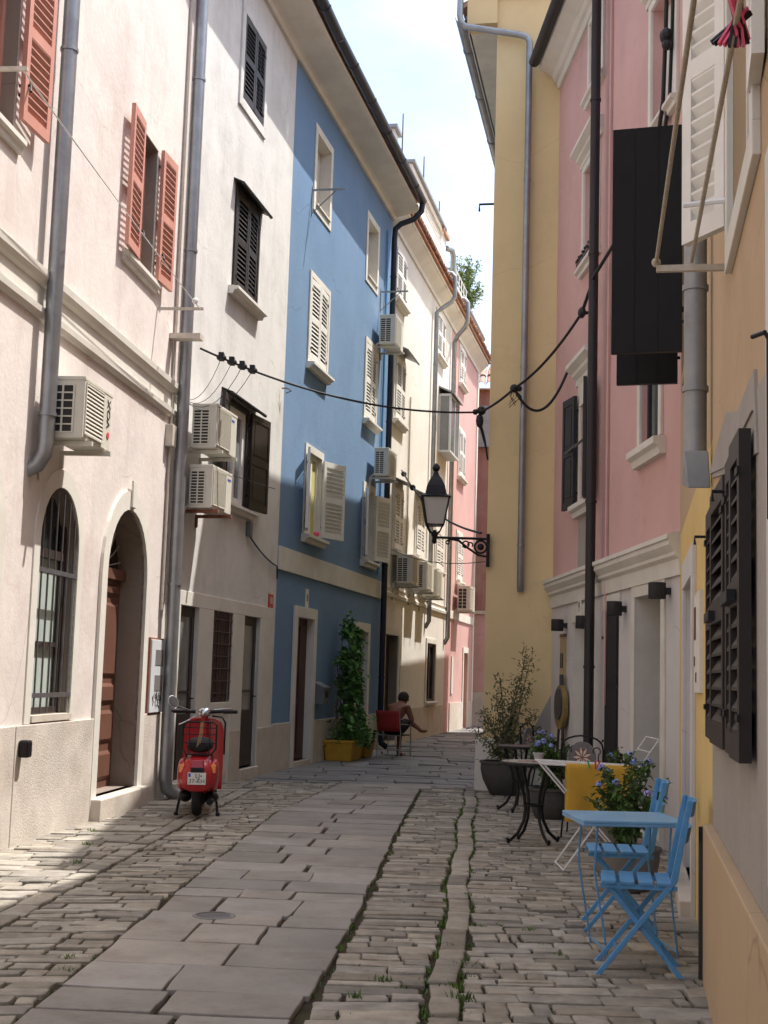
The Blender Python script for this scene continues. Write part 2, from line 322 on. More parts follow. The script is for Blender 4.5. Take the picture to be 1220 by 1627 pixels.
# ---------------------------------------------------------------- houses
# every house stands on a root whose local x runs along its street front (to the right as one faces it),
# local -y points out to the street, z is up
class House:
    def __init__(s, name, label, x, y, az, cat='house', group='houses along the lane'):
        d = Vector((math.sin(R(az)), math.cos(R(az))))
        s.rz = math.atan2(d.y, d.x); s.x, s.y = x, y; s.d = d; s.n = Vector((d.y, -d.x))
        s.root = thing(name, label, cat, (x, y, 0), s.rz, group)
    def P(s, u, o, z): return Vector((s.x+s.d.x*u+s.n.x*o, s.y+s.d.y*u+s.n.y*o, z))
    def wall(s, m, u0, u1, z0, z1, holes=(), reveal=.2, depth=6, name='wall', rm=None, left=True):
        # holes: (u0,u1,z0,z1) or (u0,u1,z0,z1,spring) for an arched head
        mb = MB()
        us = sorted({u0, u1, *[h[0] for h in holes], *[h[1] for h in holes]}); zs = sorted({z0, z1, *[h[2] for h in holes], *[h[3] for h in holes]})
        for i in range(len(us)-1):
            for j in range(len(zs)-1):
                cu, cz = (us[i]+us[i+1])/2, (zs[j]+zs[j+1])/2
                if any(h[0] < cu < h[1] and h[2] < cz < h[3] for h in holes): continue
                mb.quad((us[i], 0, zs[j]), (us[i+1], 0, zs[j]), (us[i+1], 0, zs[j+1]), (us[i], 0, zs[j+1]))
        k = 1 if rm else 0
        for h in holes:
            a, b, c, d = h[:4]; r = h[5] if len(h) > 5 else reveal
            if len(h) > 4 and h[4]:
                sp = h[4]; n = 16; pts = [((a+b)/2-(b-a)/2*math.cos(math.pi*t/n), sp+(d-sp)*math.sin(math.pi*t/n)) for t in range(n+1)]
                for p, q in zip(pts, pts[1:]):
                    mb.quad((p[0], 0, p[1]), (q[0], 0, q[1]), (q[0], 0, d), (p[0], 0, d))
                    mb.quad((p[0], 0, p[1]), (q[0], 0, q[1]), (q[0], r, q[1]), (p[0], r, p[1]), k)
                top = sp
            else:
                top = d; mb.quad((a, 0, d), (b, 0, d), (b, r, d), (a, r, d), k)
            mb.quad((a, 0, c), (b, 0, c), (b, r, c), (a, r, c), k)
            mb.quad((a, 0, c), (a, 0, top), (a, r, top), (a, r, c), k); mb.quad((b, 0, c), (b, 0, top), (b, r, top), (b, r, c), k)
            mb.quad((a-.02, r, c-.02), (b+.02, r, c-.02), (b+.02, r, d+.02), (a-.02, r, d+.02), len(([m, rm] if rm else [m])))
        D = depth
        mb.quad((u0, 0, z0), (u0, D, z0), (u0, D, z1), (u0, 0, z1)); mb.quad((u1, 0, z0), (u1, D, z0), (u1, D, z1), (u1, 0, z1))
        mb.quad((u0, D, z0), (u1, D, z0), (u1, D, z1), (u0, D, z1)); mb.quad((u0, 0, z1), (u1, 0, z1), (u1, D, z1), (u0, D, z1))
        return mb.build(name, ([m, rm] if rm else [m])+['void'], s.root, fix=False)
    def slab(s, name, m, u0, u1, z0, z1, o0, o1, parent=None, bevel=0):
        return MB().box(u0, u1, -o1, -o0, z0, z1).build(name, m, parent or s.root, bevel=bevel)
    def cornice(s, name, m, prof, u0, u1, parent=None):   # prof in (out, z)
        return MB().profile([(-o, z) for o, z in prof], u0, u1).build(name, m, parent or s.root)
    def surround(s, parent, m, u0, u1, z0, z1, wd, o=.025, bottom=True, top=None, name='surround'):
        mb = MB(); t = top or wd
        mb.box(u0-wd, u0, -o, 0, z0, z1); mb.box(u1, u1+wd, -o, 0, z0, z1); mb.box(u0-wd, u1+wd, -o, 0, z1, z1+t)
        if bottom: mb.box(u0-wd, u1+wd, -o, 0, z0-wd, z0)
        return mb.build(name, m, parent, bevel=.004)
    def sill(s, parent, m, u0, u1, z, h=.1, o=.12, name='sill'):
        mb = MB(); mb.profile([(0, z-h), (0, z), (-o, z-.012), (-o, z-h*.45), (-o*.6, z-h*.6), (-o*.5, z-h)], u0, u1)
        return mb.build(name, m, parent)
    def window(s, u0, u1, z0, z1, fm='white_paint', pm='glass', deep=.15, mz=0, name='window', fr=.06):
        mb = MB(); y0, y1 = deep-.05, deep
        mb.box(u0, u0+fr, y0, y1, z0, z1); mb.box(u1-fr, u1, y0, y1, z0, z1); mb.box(u0+fr, u1-fr, y0, y1, z0, z0+fr); mb.box(u0+fr, u1-fr, y0, y1, z1-fr, z1)
        c = (u0+u1)/2; mb.box(c-.045, c+.045, y0-.006, y1, z0+fr, z1-fr)
        for i in range(mz):
            zz = z0+(z1-z0)*(i+1)/(mz+1)
            mb.box(u0+fr, c-.045, y0+.01, y1, zz-.015, zz+.015); mb.box(c+.045, u1-fr, y0+.01, y1, zz-.015, zz+.015)
        wo = mb.build(name, fm, s.root)
        MB().box(u0+.01, u1-.01, deep-.02, deep-.01, z0+.01, z1-.01).build('pane', pm, wo)
        return wo

LEAF = {}
def leaf_mesh(sgn, wd, ht, m, style='louvre', pitch=.062, th=.04):
    key = (sgn, round(wd, 2), round(ht, 2), m, style)
    if key in LEAF: return LEAF[key]
    mb = MB(); st = .065; rl = .09; t = th/2
    X = lambda a, b: (min(sgn*a, sgn*b), max(sgn*a, sgn*b))
    mb.box(*X(0, st), -t, t, 0, ht); mb.box(*X(wd-st, wd), -t, t, 0, ht)
    mids = [0, ht*.47, ht-rl] if style != 'solid1' else [0, ht-rl]
    for i, z in enumerate(mids): mb.box(*X(st, wd-st), -t, t, z, z+rl)
    for i in range(len(mids)-1):
        a, b = mids[i]+rl, mids[i+1]
        if style == 'louvre':
            n = max(3, int((b-a)/pitch)); p = (b-a)/n
            for k in range(n):
                z = a+p*(k+.5); x0, x1 = X(st, wd-st); q = t*.85; e = p*.42; h = .006
                mb.hexa([(x0, -q, z-e-h), (x1, -q, z-e-h), (x1, -q, z-e+h), (x0, -q, z-e+h)], [(x0, q, z+e-h), (x1, q, z+e-h), (x1, q, z+e+h), (x0, q, z+e+h)])
        else:
            if style == 'plank':
                mb.box(*X(st, wd-st), -t*.6, t*.6, a, b)
                for q in range(3): mb.box(*X(q*wd/3+.0012, (q+1)*wd/3-.0012), -t-.012, -t-.001, 0, ht)
                for q in range(3): mb.box(*X(q*wd/3+.0012, (q+1)*wd/3-.0012), t+.001, t+.008, 0, ht)
                continue
            mb.box(*X(st, wd-st), -t*.5, t*.5, a, b)
            x0, x1 = X(st+.04, wd-st-.04); mb.box(x0, x1, -t*.85, t*.85, a+.05, b-.05)
    # hinges
    for z in (ht*.12, ht*.86): mb.box(*X(-.02, .07), -t-.008, -t, z, z+.025, 1)
    LEAF[key] = mb.mesh('shutter', [m, 'iron']); return LEAF[key]
def shutter(parent, side, hinge_u, z0, wd, ht, m, angle, o=.05, style='louvre'):
    sg = 1 if side == 'L' else -1
    return link('shutter', leaf_mesh(sg, wd, ht, m, style), parent, loc=(hinge_u, -o, z0), rz=R(-angle*sg))
def pipe(parent, path, r, m, name='downpipe', clamps=(), n=12):
    mb = MB().tube(path, r, n)
    p = mb.build(name, m, parent, smooth=50)
    for c in clamps: MB().tube([(c[0], c[1], c[2]-.015), (c[0], c[1], c[2]+.015)], r*1.15, n).build('clamp', m, p, smooth=50)
    return p
def tiles_edge(mb, u0, u1, y, z, r=.085, L=.6, slope=.35, mi=0):
    n = int((u1-u0)/(r*2.1))
    for i in range(n):
        u = u0+(i+.5)*(u1-u0)/n; zz = z+random.uniform(-.008, .008); vs = []; k = 6
        for (yy, rr) in ((y+random.uniform(-.01, .01), r), (y+L, r*.85)):
            for t, q in ((0, rr), (1, rr-.015)):
                for j in range(k+1):
                    a = math.pi*j/k; vs.append((u+q*math.cos(a), yy, zz+(yy-y)*slope+q*math.sin(a)))
        K = k+1; fs = []
        for j in range(k):
            fs += [(j, j+1, 2*K+j+1, 2*K+j), (K+j, 3*K+j, 3*K+j+1, K+j+1), (j, K+j, K+j+1, j+1)]
        mb.add(vs, fs, mi)
def roof(h, u0, u1, y0, y1, z, rise, m='terracotta', name='roof', th=.1):
    ym = (y0+y1)/2
    mb = MB(); mb.add([(x, y, zz) for x in (u0, u1) for y, zz in ((y0, z), (ym, z+rise), (y1, z), (y1, z+th), (ym, z+rise+th), (y0, z+th))],
        [(0, 1, 2, 3, 4, 5), (6, 11, 10, 9, 8, 7)]+[(i, (i+1) % 6, 6+(i+1) % 6, 6+i) for i in range(6)])
    # cover tiles in rows
    mb2 = mb
    return mb2.build(name, m, h.root)
# ================================================================ ground
def lerp_tab(tab):
    def f(y):
        if y <= tab[0][0]: a, b = tab[0], tab[1]
        elif y >= tab[-1][0]: a, b = tab[-2], tab[-1]
        else:
            for a, b in zip(tab, tab[1:]):
                if a[0] <= y <= b[0]: break
        return a[1]+(b[1]-a[1])*(y-a[0])/(b[0]-a[0])
    return f
wall_l = lerp_tab([(-6, -4.72), (15.6, -2.46), (19.9, -1.55), (27.3, .03), (43, 3.3)])
lane_l = lerp_tab([(5.7, -1.44), (14.36, -1.02), (18.4, -.46)])
lane_r = lerp_tab([(6.1, -.29), (8.1, -.11), (14.1, .29), (18.3, .62)])
kerb_c = lerp_tab([(6.2, .34), (13.1, .86), (18.3, 1.28)])
wall_r = lerp_tab([(-6, -.7), (11.7, 2.58), (17.7, 2.27), (18.0, 1.45), (31, 3.9), (43, 6.2)])
kerb_0 = kerb_c
kerb_c = lambda y: kerb_0(y)+.016*math.sin(y*1.7)+.009*math.sin(y*4.3+1)
gut_l = lerp_tab([(5, -2.25), (8.9, -2.08), (13.2, -1.86), (17, -1.6)])

def stone(mb, q, z, jit=.006, r=.02, drop=.03, dome=.002, tiltz=.004):
    # q: 4 corners (x,y) counter-clockwise; a worn stone with rounded shoulders
    q = [Vector((a, b)) for a, b in q]; ring = []
    for i in range(4):
        a, b = q[i], q[(i+1) % 4]; d = b-a; n = Vector((-d.y, d.x)); n = n/(n.length or 1)
        k = 3 if d.length > .18 else 2
        for t in range(k):
            p = a+d*((t+.0)/k)
            if t == 0:
                c = (a*0+q[i-1]-a); c = c/(c.length or 1); e = d/(d.length or 1)
                p1 = a+c*r*.6; p2 = a+e*r*.6
                ring.append(p1+Vector((random.uniform(-jit, jit), random.uniform(-jit, jit)))); p = p2
            ring.append(p+n*random.uniform(-jit, jit)+d*random.uniform(-.05, .05)*(t > 0))
    c = sum(ring, Vector((0, 0)))/len(ring); N = len(ring)
    tx, ty = random.uniform(-tiltz, tiltz)*6, random.uniform(-tiltz, tiltz)*10
    H = lambda p, dz: z+dz+(p.x-c.x)*tx+(p.y-c.y)*ty
    def inset(d):
        out = []
        for p in ring:
            v = c-p; out.append(p+v*min(.45, d/(v.length or 1)))
        return out
    vs = [(p.x, p.y, z-drop) for p in ring]; i1 = inset(r*.22); i2 = inset(r)
    vs += [(p.x, p.y, H(p, -r*.55)) for p in ring]+[(p.x, p.y, H(p, -r*.14)) for p in i1]+[(p.x, p.y, H(p, 0)) for p in i2]+[(c.x, c.y, z+dome)]
    fs = []
    for L in range(3):
        for i in range(N): fs.append((L*N+i, L*N+(i+1) % N, (L+1)*N+(i+1) % N, (L+1)*N+i))
    fs += [(3*N+i, 3*N+(i+1) % N, 4*N) for i in range(N)]
    mb.add(vs, fs)

def field(mb, L, Rr, y0, y1, dy, dx, z=0.0, gap=.012, skew=0.0, amp=.02, jit=.007, r=.0105):
    y = y0; row = 0; g0 = gap
    while y < y1:
        h = random.uniform(*dy); ph = random.uniform(0, 6)
        wob = lambda x: amp*math.sin(x*3.1+ph*.15)+skew*x
        x = L(y)+g0+random.uniform(-.012, .02); xr = Rr(y)-g0+random.uniform(-.02, .01)
        while x < xr-.03:
            wd = random.uniform(*dx) if random.random() < .8 else random.uniform(dx[0]*.7, dx[0]*1.3); gap = g0*random.choice((.6, .8, 1, 1.2, 1.9))
            if x+wd > xr-.09: wd = xr-x
            if random.random() < .12 and h > .11:      # two thin stones instead of one
                hh = h*random.uniform(.4, .6)
                for (ya, yb) in ((y, y+hh), (y+hh, y+h)):
                    stone(mb, [(x+gap*.5, ya+gap*.5+wob(x)), (x+wd-gap*.5, ya+gap*.5+wob(x+wd)), (x+wd-gap*.5, yb-gap*.5+wob(x+wd)), (x+gap*.5, yb-gap*.5+wob(x))], z+random.uniform(-.007, .006), jit, r)
            else:
                e1, e2 = random.uniform(-.012, .012), random.uniform(-.012, .012)
                stone(mb, [(x+gap*.5, y+gap*.5+e1+wob(x)), (x+wd-gap*.5, y+gap*.5+e2+wob(x+wd)), (x+wd-gap*.5, y+h-gap*.5+wob(x+wd)), (x+gap*.5, y+h-gap*.5+wob(x))], z+random.uniform(-.010, .007), jit, r*random.uniform(.7, 1.4))
            x += wd
        y += h; row += 1

random.seed(11)
g = MB().quad((-260, -260, -.036), (260, -260, -.036), (260, 420, -.036), (-260, 420, -.036)).build('ground', 'earth'); structure(g)
bed = MB().quad((-9, -7, -.022), (9, -7, -.022), (9, 48, -.022), (-9, 48, -.022)).build('road_bed', 'dirt'); structure(bed)
cb = MB()
S = lambda f, d: (lambda y: f(y)+d)
field(cb, S(wall_l, -.25), S(gut_l, -.075), 2.6, 18.3, (.10, .24), (.14, .50), gap=.013, skew=.10)
field(cb, S(gut_l, .075), S(lane_l, -.01), 2.6, 18.4, (.07, .19), (.10, .42), gap=.013, skew=.16)
field(cb, S(lane_r, .02), S(kerb_c, -.072), 2.6, 9, (.08, .21), (.10, .50), gap=.012, skew=-.03)
field(cb, S(lane_r, .02), S(kerb_c, -.072), 9, 18.25, (.065, .17), (.12, .42), gap=.011, skew=-.03)
field(cb, S(kerb_c, .072), S(wall_r, .12), 2.6, 8.5, (.07, .21), (.09, .38), gap=.012, skew=.05)
field(cb, S(kerb_c, .072), S(wall_r, .12), 8.5, 17.7, (.065, .17), (.10, .36), gap=.0105, skew=.03)
y = 2.6
while y < 18.2:      # the drain line of long stones along the left side
    L = random.uniform(.16, .42); a = gut_l(y); b = gut_l(y+L)
    stone(cb, [(a-.075, y+.01), (a+.075, y+.01), (b+.075, y+L-.01), (b-.075, y+L-.01)], random.uniform(-.008, .004), .010, .016); y += L
structure(cb.build('cobblestones', 'cobble', smooth=60, fix=False))
kb = MB(); y = 2.6
while y < 18.0:
    L = random.uniform(.22, .62); a = kerb_c(y); b = kerb_c(y+L); o = random.uniform(-.008, .008)
    stone(kb, [(a-.068+o, y+.008), (a+.066+o, y+.008), (b+.066+o, y+L-.008), (b-.068+o, y+L-.008)], .006+random.uniform(-.003, .004), .006, .02); y += L
structure(kb.build('kerb_stones', 'cobble', smooth=60, fix=False))
sb = MB(); y = 2.7
HOLE = (-.93, 8.2)
while y < 18.3:      # the slab lane: two or three long slabs to a row
    h = random.uniform(.32, .70); n = random.choice((2, 2, 3)) if y > 7 else 2
    cuts = [0]+sorted((i+random.uniform(-.22, .22))/n for i in range(1, n))+[1]
    for a, b in zip(cuts, cuts[1:]):
        q = [(lane_l(y)*(1-t)+lane_r(y)*t, y) for t in (a, b)]+[(lane_l(y+h)*(1-t)+lane_r(y+h)*t, y+h) for t in (b, a)]
        sk = lambda x: .07*(x+.5)
        q = [(x+random.uniform(-.012, .012), yy-sk(x)+random.uniform(-.008, .008)) for x, yy in q]; g2 = .005+.010*random.random()
        q = [(q[0][0]+g2, q[0][1]+g2), (q[1][0]-g2, q[1][1]+g2), (q[2][0]-g2, q[2][1]-g2), (q[3][0]+g2, q[3][1]-g2)]
        stone(sb, q, .006+random.uniform(-.0045, .0045), .006, .009, .03, .001, .0008)
    y += h
structure(sb.build('paving_slabs', 'slab', smooth=60, fix=False))
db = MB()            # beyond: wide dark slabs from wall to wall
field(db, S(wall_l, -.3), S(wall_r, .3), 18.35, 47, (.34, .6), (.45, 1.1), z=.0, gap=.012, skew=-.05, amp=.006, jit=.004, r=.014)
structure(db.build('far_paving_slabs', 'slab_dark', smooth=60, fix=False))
pl = MB().box(-.17, .72, 17.75, 18.25, -.03, .013).build('pale_paving_slab', 'slab_pale', bevel=.006); structure(pl)
# grass in the joints
random.seed(5); gr = MB()
def tuft(x, y, s, n):
    for _ in range(n):
        a = random.uniform(0, 6.283); l = s*random.uniform(.4, 1); px, py = x+random.gauss(0, s*.5), y+random.gauss(0, s*.5)
        dx, dy = math.cos(a)*l*.6, math.sin(a)*l*.6; wx, wy = -math.sin(a)*.004, math.cos(a)*.004
        gr.add([(px-wx, py-wy, -.02), (px+wx, py+wy, -.02), (px+dx*.5+wx, py+dy*.5+wy, l*.7-.02), (px+dx, py+dy, l-.015), (px+dx*.5-wx, py+dy*.5-wy, l*.7-.02)], [(0, 1, 2, 3, 4)])
for _ in range(220):
    y = random.uniform(5.8, 17); tuft(kerb_c(y)+random.choice((-.085, .08)), y, random.uniform(.012, .035), random.randint(4, 14))
for _ in range(60):
    y = random.uniform(5.6, 18); tuft(lane_r(y)+random.gauss(.0, .012), y, random.uniform(.01, .03), random.randint(4, 12))
for _ in range(45):
    y = random.uniform(5.6, 18); tuft(lane_l(y), y, random.uniform(.01, .03), random.randint(4, 12))
for _ in range(260):
    y = random.uniform(5.6, 16); tuft(random.uniform(lane_r(y), kerb_c(y)+.5), y, random.uniform(.01, .022), random.randint(3, 9))
for x, y, s, n in ((.43, 6.35, .06, 40), (.40, 6.6, .05, 30), (.47, 7.1, .05, 30), (.62, 8.2, .04, 30), (.92, 8.1, .04, 30), (-.06, 6.35, .045, 25), (.06, 6.7, .045, 26), (.42, 7.6, .035, 20), (-2.35, 11.3, .05, 30), (-2.2, 10.3, .05, 30), (-2.5, 12.2, .05, 26), (-1.5, 7.0, .04, 22), (-1.45, 6.7, .04, 22), (.28, 7.0, .03, 14), (1.0, 7.4, .035, 18)):
    tuft(x, y, s, n)
go = gr.build('grass_tufts', 'grass', fix=False); go['kind'] = 'stuff'
# the small iron cover in a broken slab
t = thing('manhole_cover', 'small round iron cover sunk in the broken slab of the paved lane', 'manhole cover', (-.93, 8.22, 0))
MB().lathe([(.02, .010), (.10, .010), (.108, .007), (.108, -.02)], 20).build('lid', 'iron_grey', t, smooth=40)
MB().lathe([(.110, -.02), (.110, .012), (.128, .012), (.133, -.02)], 20).build('ring', 'slab_dark', t, smooth=40)

# ================================================================ left side: house A (cream)
A = House('cream_house', 'cream plastered house with arched barred window and arched brown door, salmon shutters above', -2.39, 16.29, 5.75)
holesA = [(-4.98, -3.98, .99, 3.0, 2.5, .17), (-7.0, -5.92, .99, 3.0, 2.46, .17), (-3.13, -1.72, .2, 3.06, 2.36, .30), (-2.74, -2.06, 5.64, 7.06, None, .22), (-6.95, -6.12, 5.64, 7.1, None, .22)]
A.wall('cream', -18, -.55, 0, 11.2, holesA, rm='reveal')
for a, b in ((-18, -5.335), (-5.32, -3.2), (-1.66, -.56)):
    A.slab('plinth', 'rough_stone', a, b, -.02, .955, -.05, .03, bevel=.008)
def arch_trim(h, u0, u1, z0, sp, zt, wd, o, m, name, foot=True):
    mb = MB(); n = 16; c = (u0+u1)/2
    inn = [(c-(u1-u0)/2*math.cos(math.pi*t/n), sp+(zt-sp)*math.sin(math.pi*t/n)) for t in range(n+1)]
    outp = [(c-((u1-u0)/2+wd)*math.cos(math.pi*t/n), sp+(zt-sp+wd*1.15)*math.sin(math.pi*t/n)) for t in range(n+1)]
    for i in range(n):
        a, b, d, e = inn[i], inn[i+1], outp[i+1], outp[i]
        mb.hexa([(p[0], -o, p[1]) for p in (a, b, d, e)], [(p[0], .02, p[1]) for p in (a, b, d, e)])
    mb.box(u0-wd, u0, -o, .02, z0, sp); mb.box(u1, u1+wd, -o, .02, z0, sp)
    return mb.build(name, m, h.root, fix=True)
arch_trim(A, -4.98, -3.98, .96, 2.5, 3.0, .14, .014, 'white_stone', 'arch_surround')
arch_trim(A, -7.0, -5.92, .96, 2.46, 3.0, .14, .014, 'white_stone', 'arch_surround')
arch_trim(A, -3.13, -1.72, .0, 2.36, 3.06, .17, .034, 'white_stone', 'arch_surround')
A.slab('keystone', 'white_stone', -2.49, -2.36, 3.08, 3.36, .035, .06, bevel=.006)
def barred(h, u0, u1, z0, sp, zt, nb, curtain):
    c = (u0+u1)/2
    wo = MB().box(u0, u0+.07, .10, .15, z0, sp+.2).box(u1-.07, u1, .10, .15, z0, sp+.2).box(u0+.07, u1-.07, .10, .15, z0, z0+.09).box(u0+.07, u1-.07, .098, .15, sp-.12, sp-.04).box(u0+.07, u1-.07, .11, .15, z0+.62, z0+.66).build('window', 'dark_wood', h.root)
    MB().box(u0, u1, .155, .16, z0, sp-.12).build('pane', curtain, wo)
    MB().box(u0, u1, .155, .16, sp-.04, zt).build('pane', 'glass', wo)
    mb = MB()
    for i in range(nb):
        u = u0+(u1-u0)*(i+.6)/(nb+.2); k = (u-c)/((u1-u0)/2); top = sp+(zt-sp)*math.sqrt(max(.0, 1-k*k))-.04
        mb.tube([(u, .0, z0+.05), (u, .0, top)],   .008, 6)
    for z in (z0+.2, sp-.25): mb.box(u0-.02, u1+.02, -.012, .010, z-.02, z+.02)
    mb.build('window_bars', 'iron_grey', wo)
    A.slab('sill', 'stone', u0, u1, z0-.02, z0+.035, -.2, .03, wo)
barred(A, -4.98, -3.98, .99, 2.5, 3.0, 6, 'curtain_green'); barred(A, -7.0, -5.92, .99, 2.46, 3.0, 6, 'curtain_green')
dr = MB().box(-3.13, -1.72, .26, .32, .2, 2.36).box(-3.13, -1.72, .20, .33, 2.36, 2.47).build('door', 'door_brown', A.root)
for k in range(2):
    x0 = -3.11+k*.70
    for z0, z1 in ((.28, .58), (.66, 1.0), (1.06, 1.28), (1.34, 2.12), (2.18, 2.32)):
        MB().hexa([(x0+.06, .262, z0), (x0+.62, .262, z0), (x0+.62, .262, z1), (x0+.06, .262, z1)], [(x0+.10, .236, z0+.04), (x0+.58, .236, z0+.04), (x0+.58, .236, z1-.04), (x0+.10, .236, z1-.04)]).build('door_panel', 'door_brown', dr, bevel=.004)
MB().box(-2.44, -2.40, .21, .27, .2, 2.36).build('door_post', 'door_brown', dr)
MB().tube([(-2.53, .26, 1.27), (-2.53, .21, 1.27), (-2.64, .20, 1.27)], .009, 8).build('handle', 'cream_metal', dr)
MB().box(-3.1, -1.75, .29, .3, 2.47, 3.05).build('transom_glass', 'glass', dr)
fan = MB()
for i in range(9):
    a = math.pi*(i+.5)/9; fan.tube([(-2.42-.12*math.cos(a), .25, 2.47+.1*math.sin(a)), (-2.42-.4*math.cos(a+.1), .25, 2.47+.33*math.sin(a)), (-2.42-.62*math.cos(a), .25, 2.47+.52*math.sin(a))], .007, 5)
fan.build('fanlight_grille', 'cream_metal', dr)
A.slab('doorstep', 'stone', -3.28, -1.58, -.02, .2, -.1, .13, bevel=.015)
A.cornice('cornice', 'white_stone', [(-.02, 4.30), (.03, 4.31), (.055, 4.34), (.06, 4.39), (.02, 4.40), (.018, 4.58), (.05, 4.60), (.08, 4.64), (.085, 4.70), (.01, 4.73), (-.02, 4.73)], -18, -.56)
wn = A.window(-2.74, -2.06, 5.64, 7.06, 'salmon', 'glass', .17, 1)
A.sill(wn, 'white_stone', -3.14, -1.9, 5.62, .12, .07); A.surround(wn, 'white_stone', -2.74, -2.06, 5.64, 7.06, .12, .012, bottom=False)
shutter(wn, 'L', -2.78, 5.62, .50, 1.46, 'salmon', 177, .06); shutter(wn, 'R', -2.04, 5.62, .47, 1.46, 'salmon', 176, .06)
for u in (-2.0, -2.8): MB().tube([(u, -.02, 5.9), (u+.03, -.10, 5.92), (u, -.12, 5.86)], .012, 6).build('shutter_catch', 'iron', wn)
wn = A.window(-6.95, -6.12, 5.64, 7.1, 'salmon', 'glass', .17, 1)
A.sill(wn, 'white_stone', -7.3, -5.98, 5.58, .12, .07)
shutter(wn, 'L', -6.99, 5.7, .5, 1.46, 'salmon', 178, .06); shutter(wn, 'R', -6.12, 5.7, .50, 1.50, 'salmon', 176, .06)
MB().tube([(-6.1, -.02, 5.98), (-6.06, -.10, 6.0), (-6.1, -.12, 5.93)], .012, 6).build('shutter_catch', 'iron', wn)
pipe(A.root, [(-5.30, -.12, 11.1), (-5.30, -.12, 3.26), (-5.30, -.11, 3.17), (-5.30, -.06, 3.08), (-5.31, .06, 3.02)], .068, 'zinc', clamps=((-5.30, -.12, 9.2), (-5.30, -.12, 6.66), (-5.30, -.12, 3.5)))
pipe(A.root, [(-.92, -.13, 11.1), (-.92, -.13, .22), (-.90, -.15, .11), (-.84, -.22, .05), (-.80, -.27, .03)], .072, 'zinc', clamps=((-.92, -.13, 8.4), (-.92, -.13, 6.3), (-.92, -.13, 2.4)))
MB().tube([(-1.03, -.03, 9.5), (-1.03, -.03, 4.8), (-1.05, -.03, 2.1)], .014, 6).build('conduit', 'cream_metal', A.root)
MB().box(-1.17, -1.0, -.09, 0, 3.95, 4.2).build('junction_box', 'cream_metal', A.root, bevel=.006)
A.slab('rain_spout', 'iron', -5.27, -5.17, .70, .84, .03, .12, bevel=.02)
roof(A, -18, -.4, -.45, 8, 11.2, 2.0)
t = thing('meter_box', 'white meter box with two smoky windows and scribbled graffiti beside the arched door', 'meter box', A.P(-1.16, 0, 1.36), A.rz)
MB().box(-.26, .26, -.045, .01, -.40, .40).build('casing', 'meter_white', t, bevel=.006)
MB().box(-.285, .285, -.03, .01, -.42, .42).build('frame', 'rust', t)
for z in (.12, -.16): MB().box(-.10, .22, -.05, -.04, z, z+.17).build('meter_window', 'meter_grey', t)
sc = MB()
random.seed(3)
for k in range(5):
    x0 = -.12+.07*k; sc.tube([(x0+random.uniform(-.05, .05), -.048, -.33+.14*j/5+random.uniform(-.02, .03)) for j in range(6)], .004, 4)
sc.tube([(-.16, -.048, -.26), (-.04, -.048, -.20), (.06, -.048, -.28), (.14, -.048, -.2), (.17, -.048, -.3)], .004, 4)
sc.build('graffiti', 'ink', t)

# ================================================================ house B (white)
B = House('white_house', 'whitewashed house with dark brown louvred shutters between the cream and the blue house', -1.55, 19.9, 10.9)
hB = [(-4.2, -3.52, .16, 2.19, None, .1), (-2.95, -2.12, 1.04, 2.19, None, .10), (-1.6, -.82, .14, 2.19, None, .12), (-2.72, -1.72, 9.02, 10.2, None, .1), (-2.72, -1.72, 6.42, 7.74, None, .1), (-2.78, -1.9, 3.62, 4.88, None, .16)]
B.wall('white_p', -4.42, 0, 0, 10.86, hB)
mb = MB()
for a, b in ((-4.36, -4.2), (-3.52, -2.95), (-2.12, -1.6), (-.82, -.16)): mb.box(a, b, -.02, .02, 0, 2.19)
mb.box(-4.36, -.16, -.02, .02, 2.19, 2.36); mb.box(-2.95, -2.12, -.035, .02, .94, 1.04); mb.box(-2.95, -2.12, -.012, .02, .1, .94)
mb.build('stone_frame', 'white_stone', B.root, bevel=.005)
for a, b in ((-3.5, -2.97), (-2.1, -1.62), (-.80, -.01)): B.slab('plinth', 'stone', a, b, -.02, .66, .0, .028, bevel=.006)
for a, b in ((-4.2, -3.52), (-1.6, -.82)):
    d = MB().box(a, a+.1, .04, .09, .16, 2.19).box(b-.1, b, .04, .09, .16, 2.19).box(a+.1, b-.1, .04, .09, 2.07, 2.19).box(a+.1, b-.1, .04, .09, .16, .92).build('door', 'dark_wood', B.root, bevel=.004)
    MB().box(a+.1, b-.1, .06, .07, .92, 2.07).build('pane', 'glass_grey', d)
    MB().box(a+.1, b-.1, .045, .06, 1.16, 1.19).build('glazing_bar', 'dark_wood', d)
    MB().box(a+.18, b-.18, .025, .04, .28, .82).build('door_panel', 'dark_wood', d, bevel=.004)
    MB().tube([(b-.06, .04, 1.1), (b-.06, -.01, 1.1), (b-.16, -.015, 1.1)], .01, 6).build('handle', 'iron', d)
    B.slab('doorstep', 'stone', a-.03, b+.03, -.02, .14, -.12, .06, bevel=.01)
d = B.window(-2.95, -2.12, 1.04, 2.19, 'dark_wood', 'window_grille', .09)
mb = MB()
for i in range(8): mb.box(-2.9+i*.104, -2.888+i*.104, -.014, .004, 1.06, 2.17)
for i in range(7): mb.box(-2.94, -2.13, -.02, -.006, 1.15+i*.155, 1.162+i*.155)
mb.build('window_bars', 'window_grille', d)
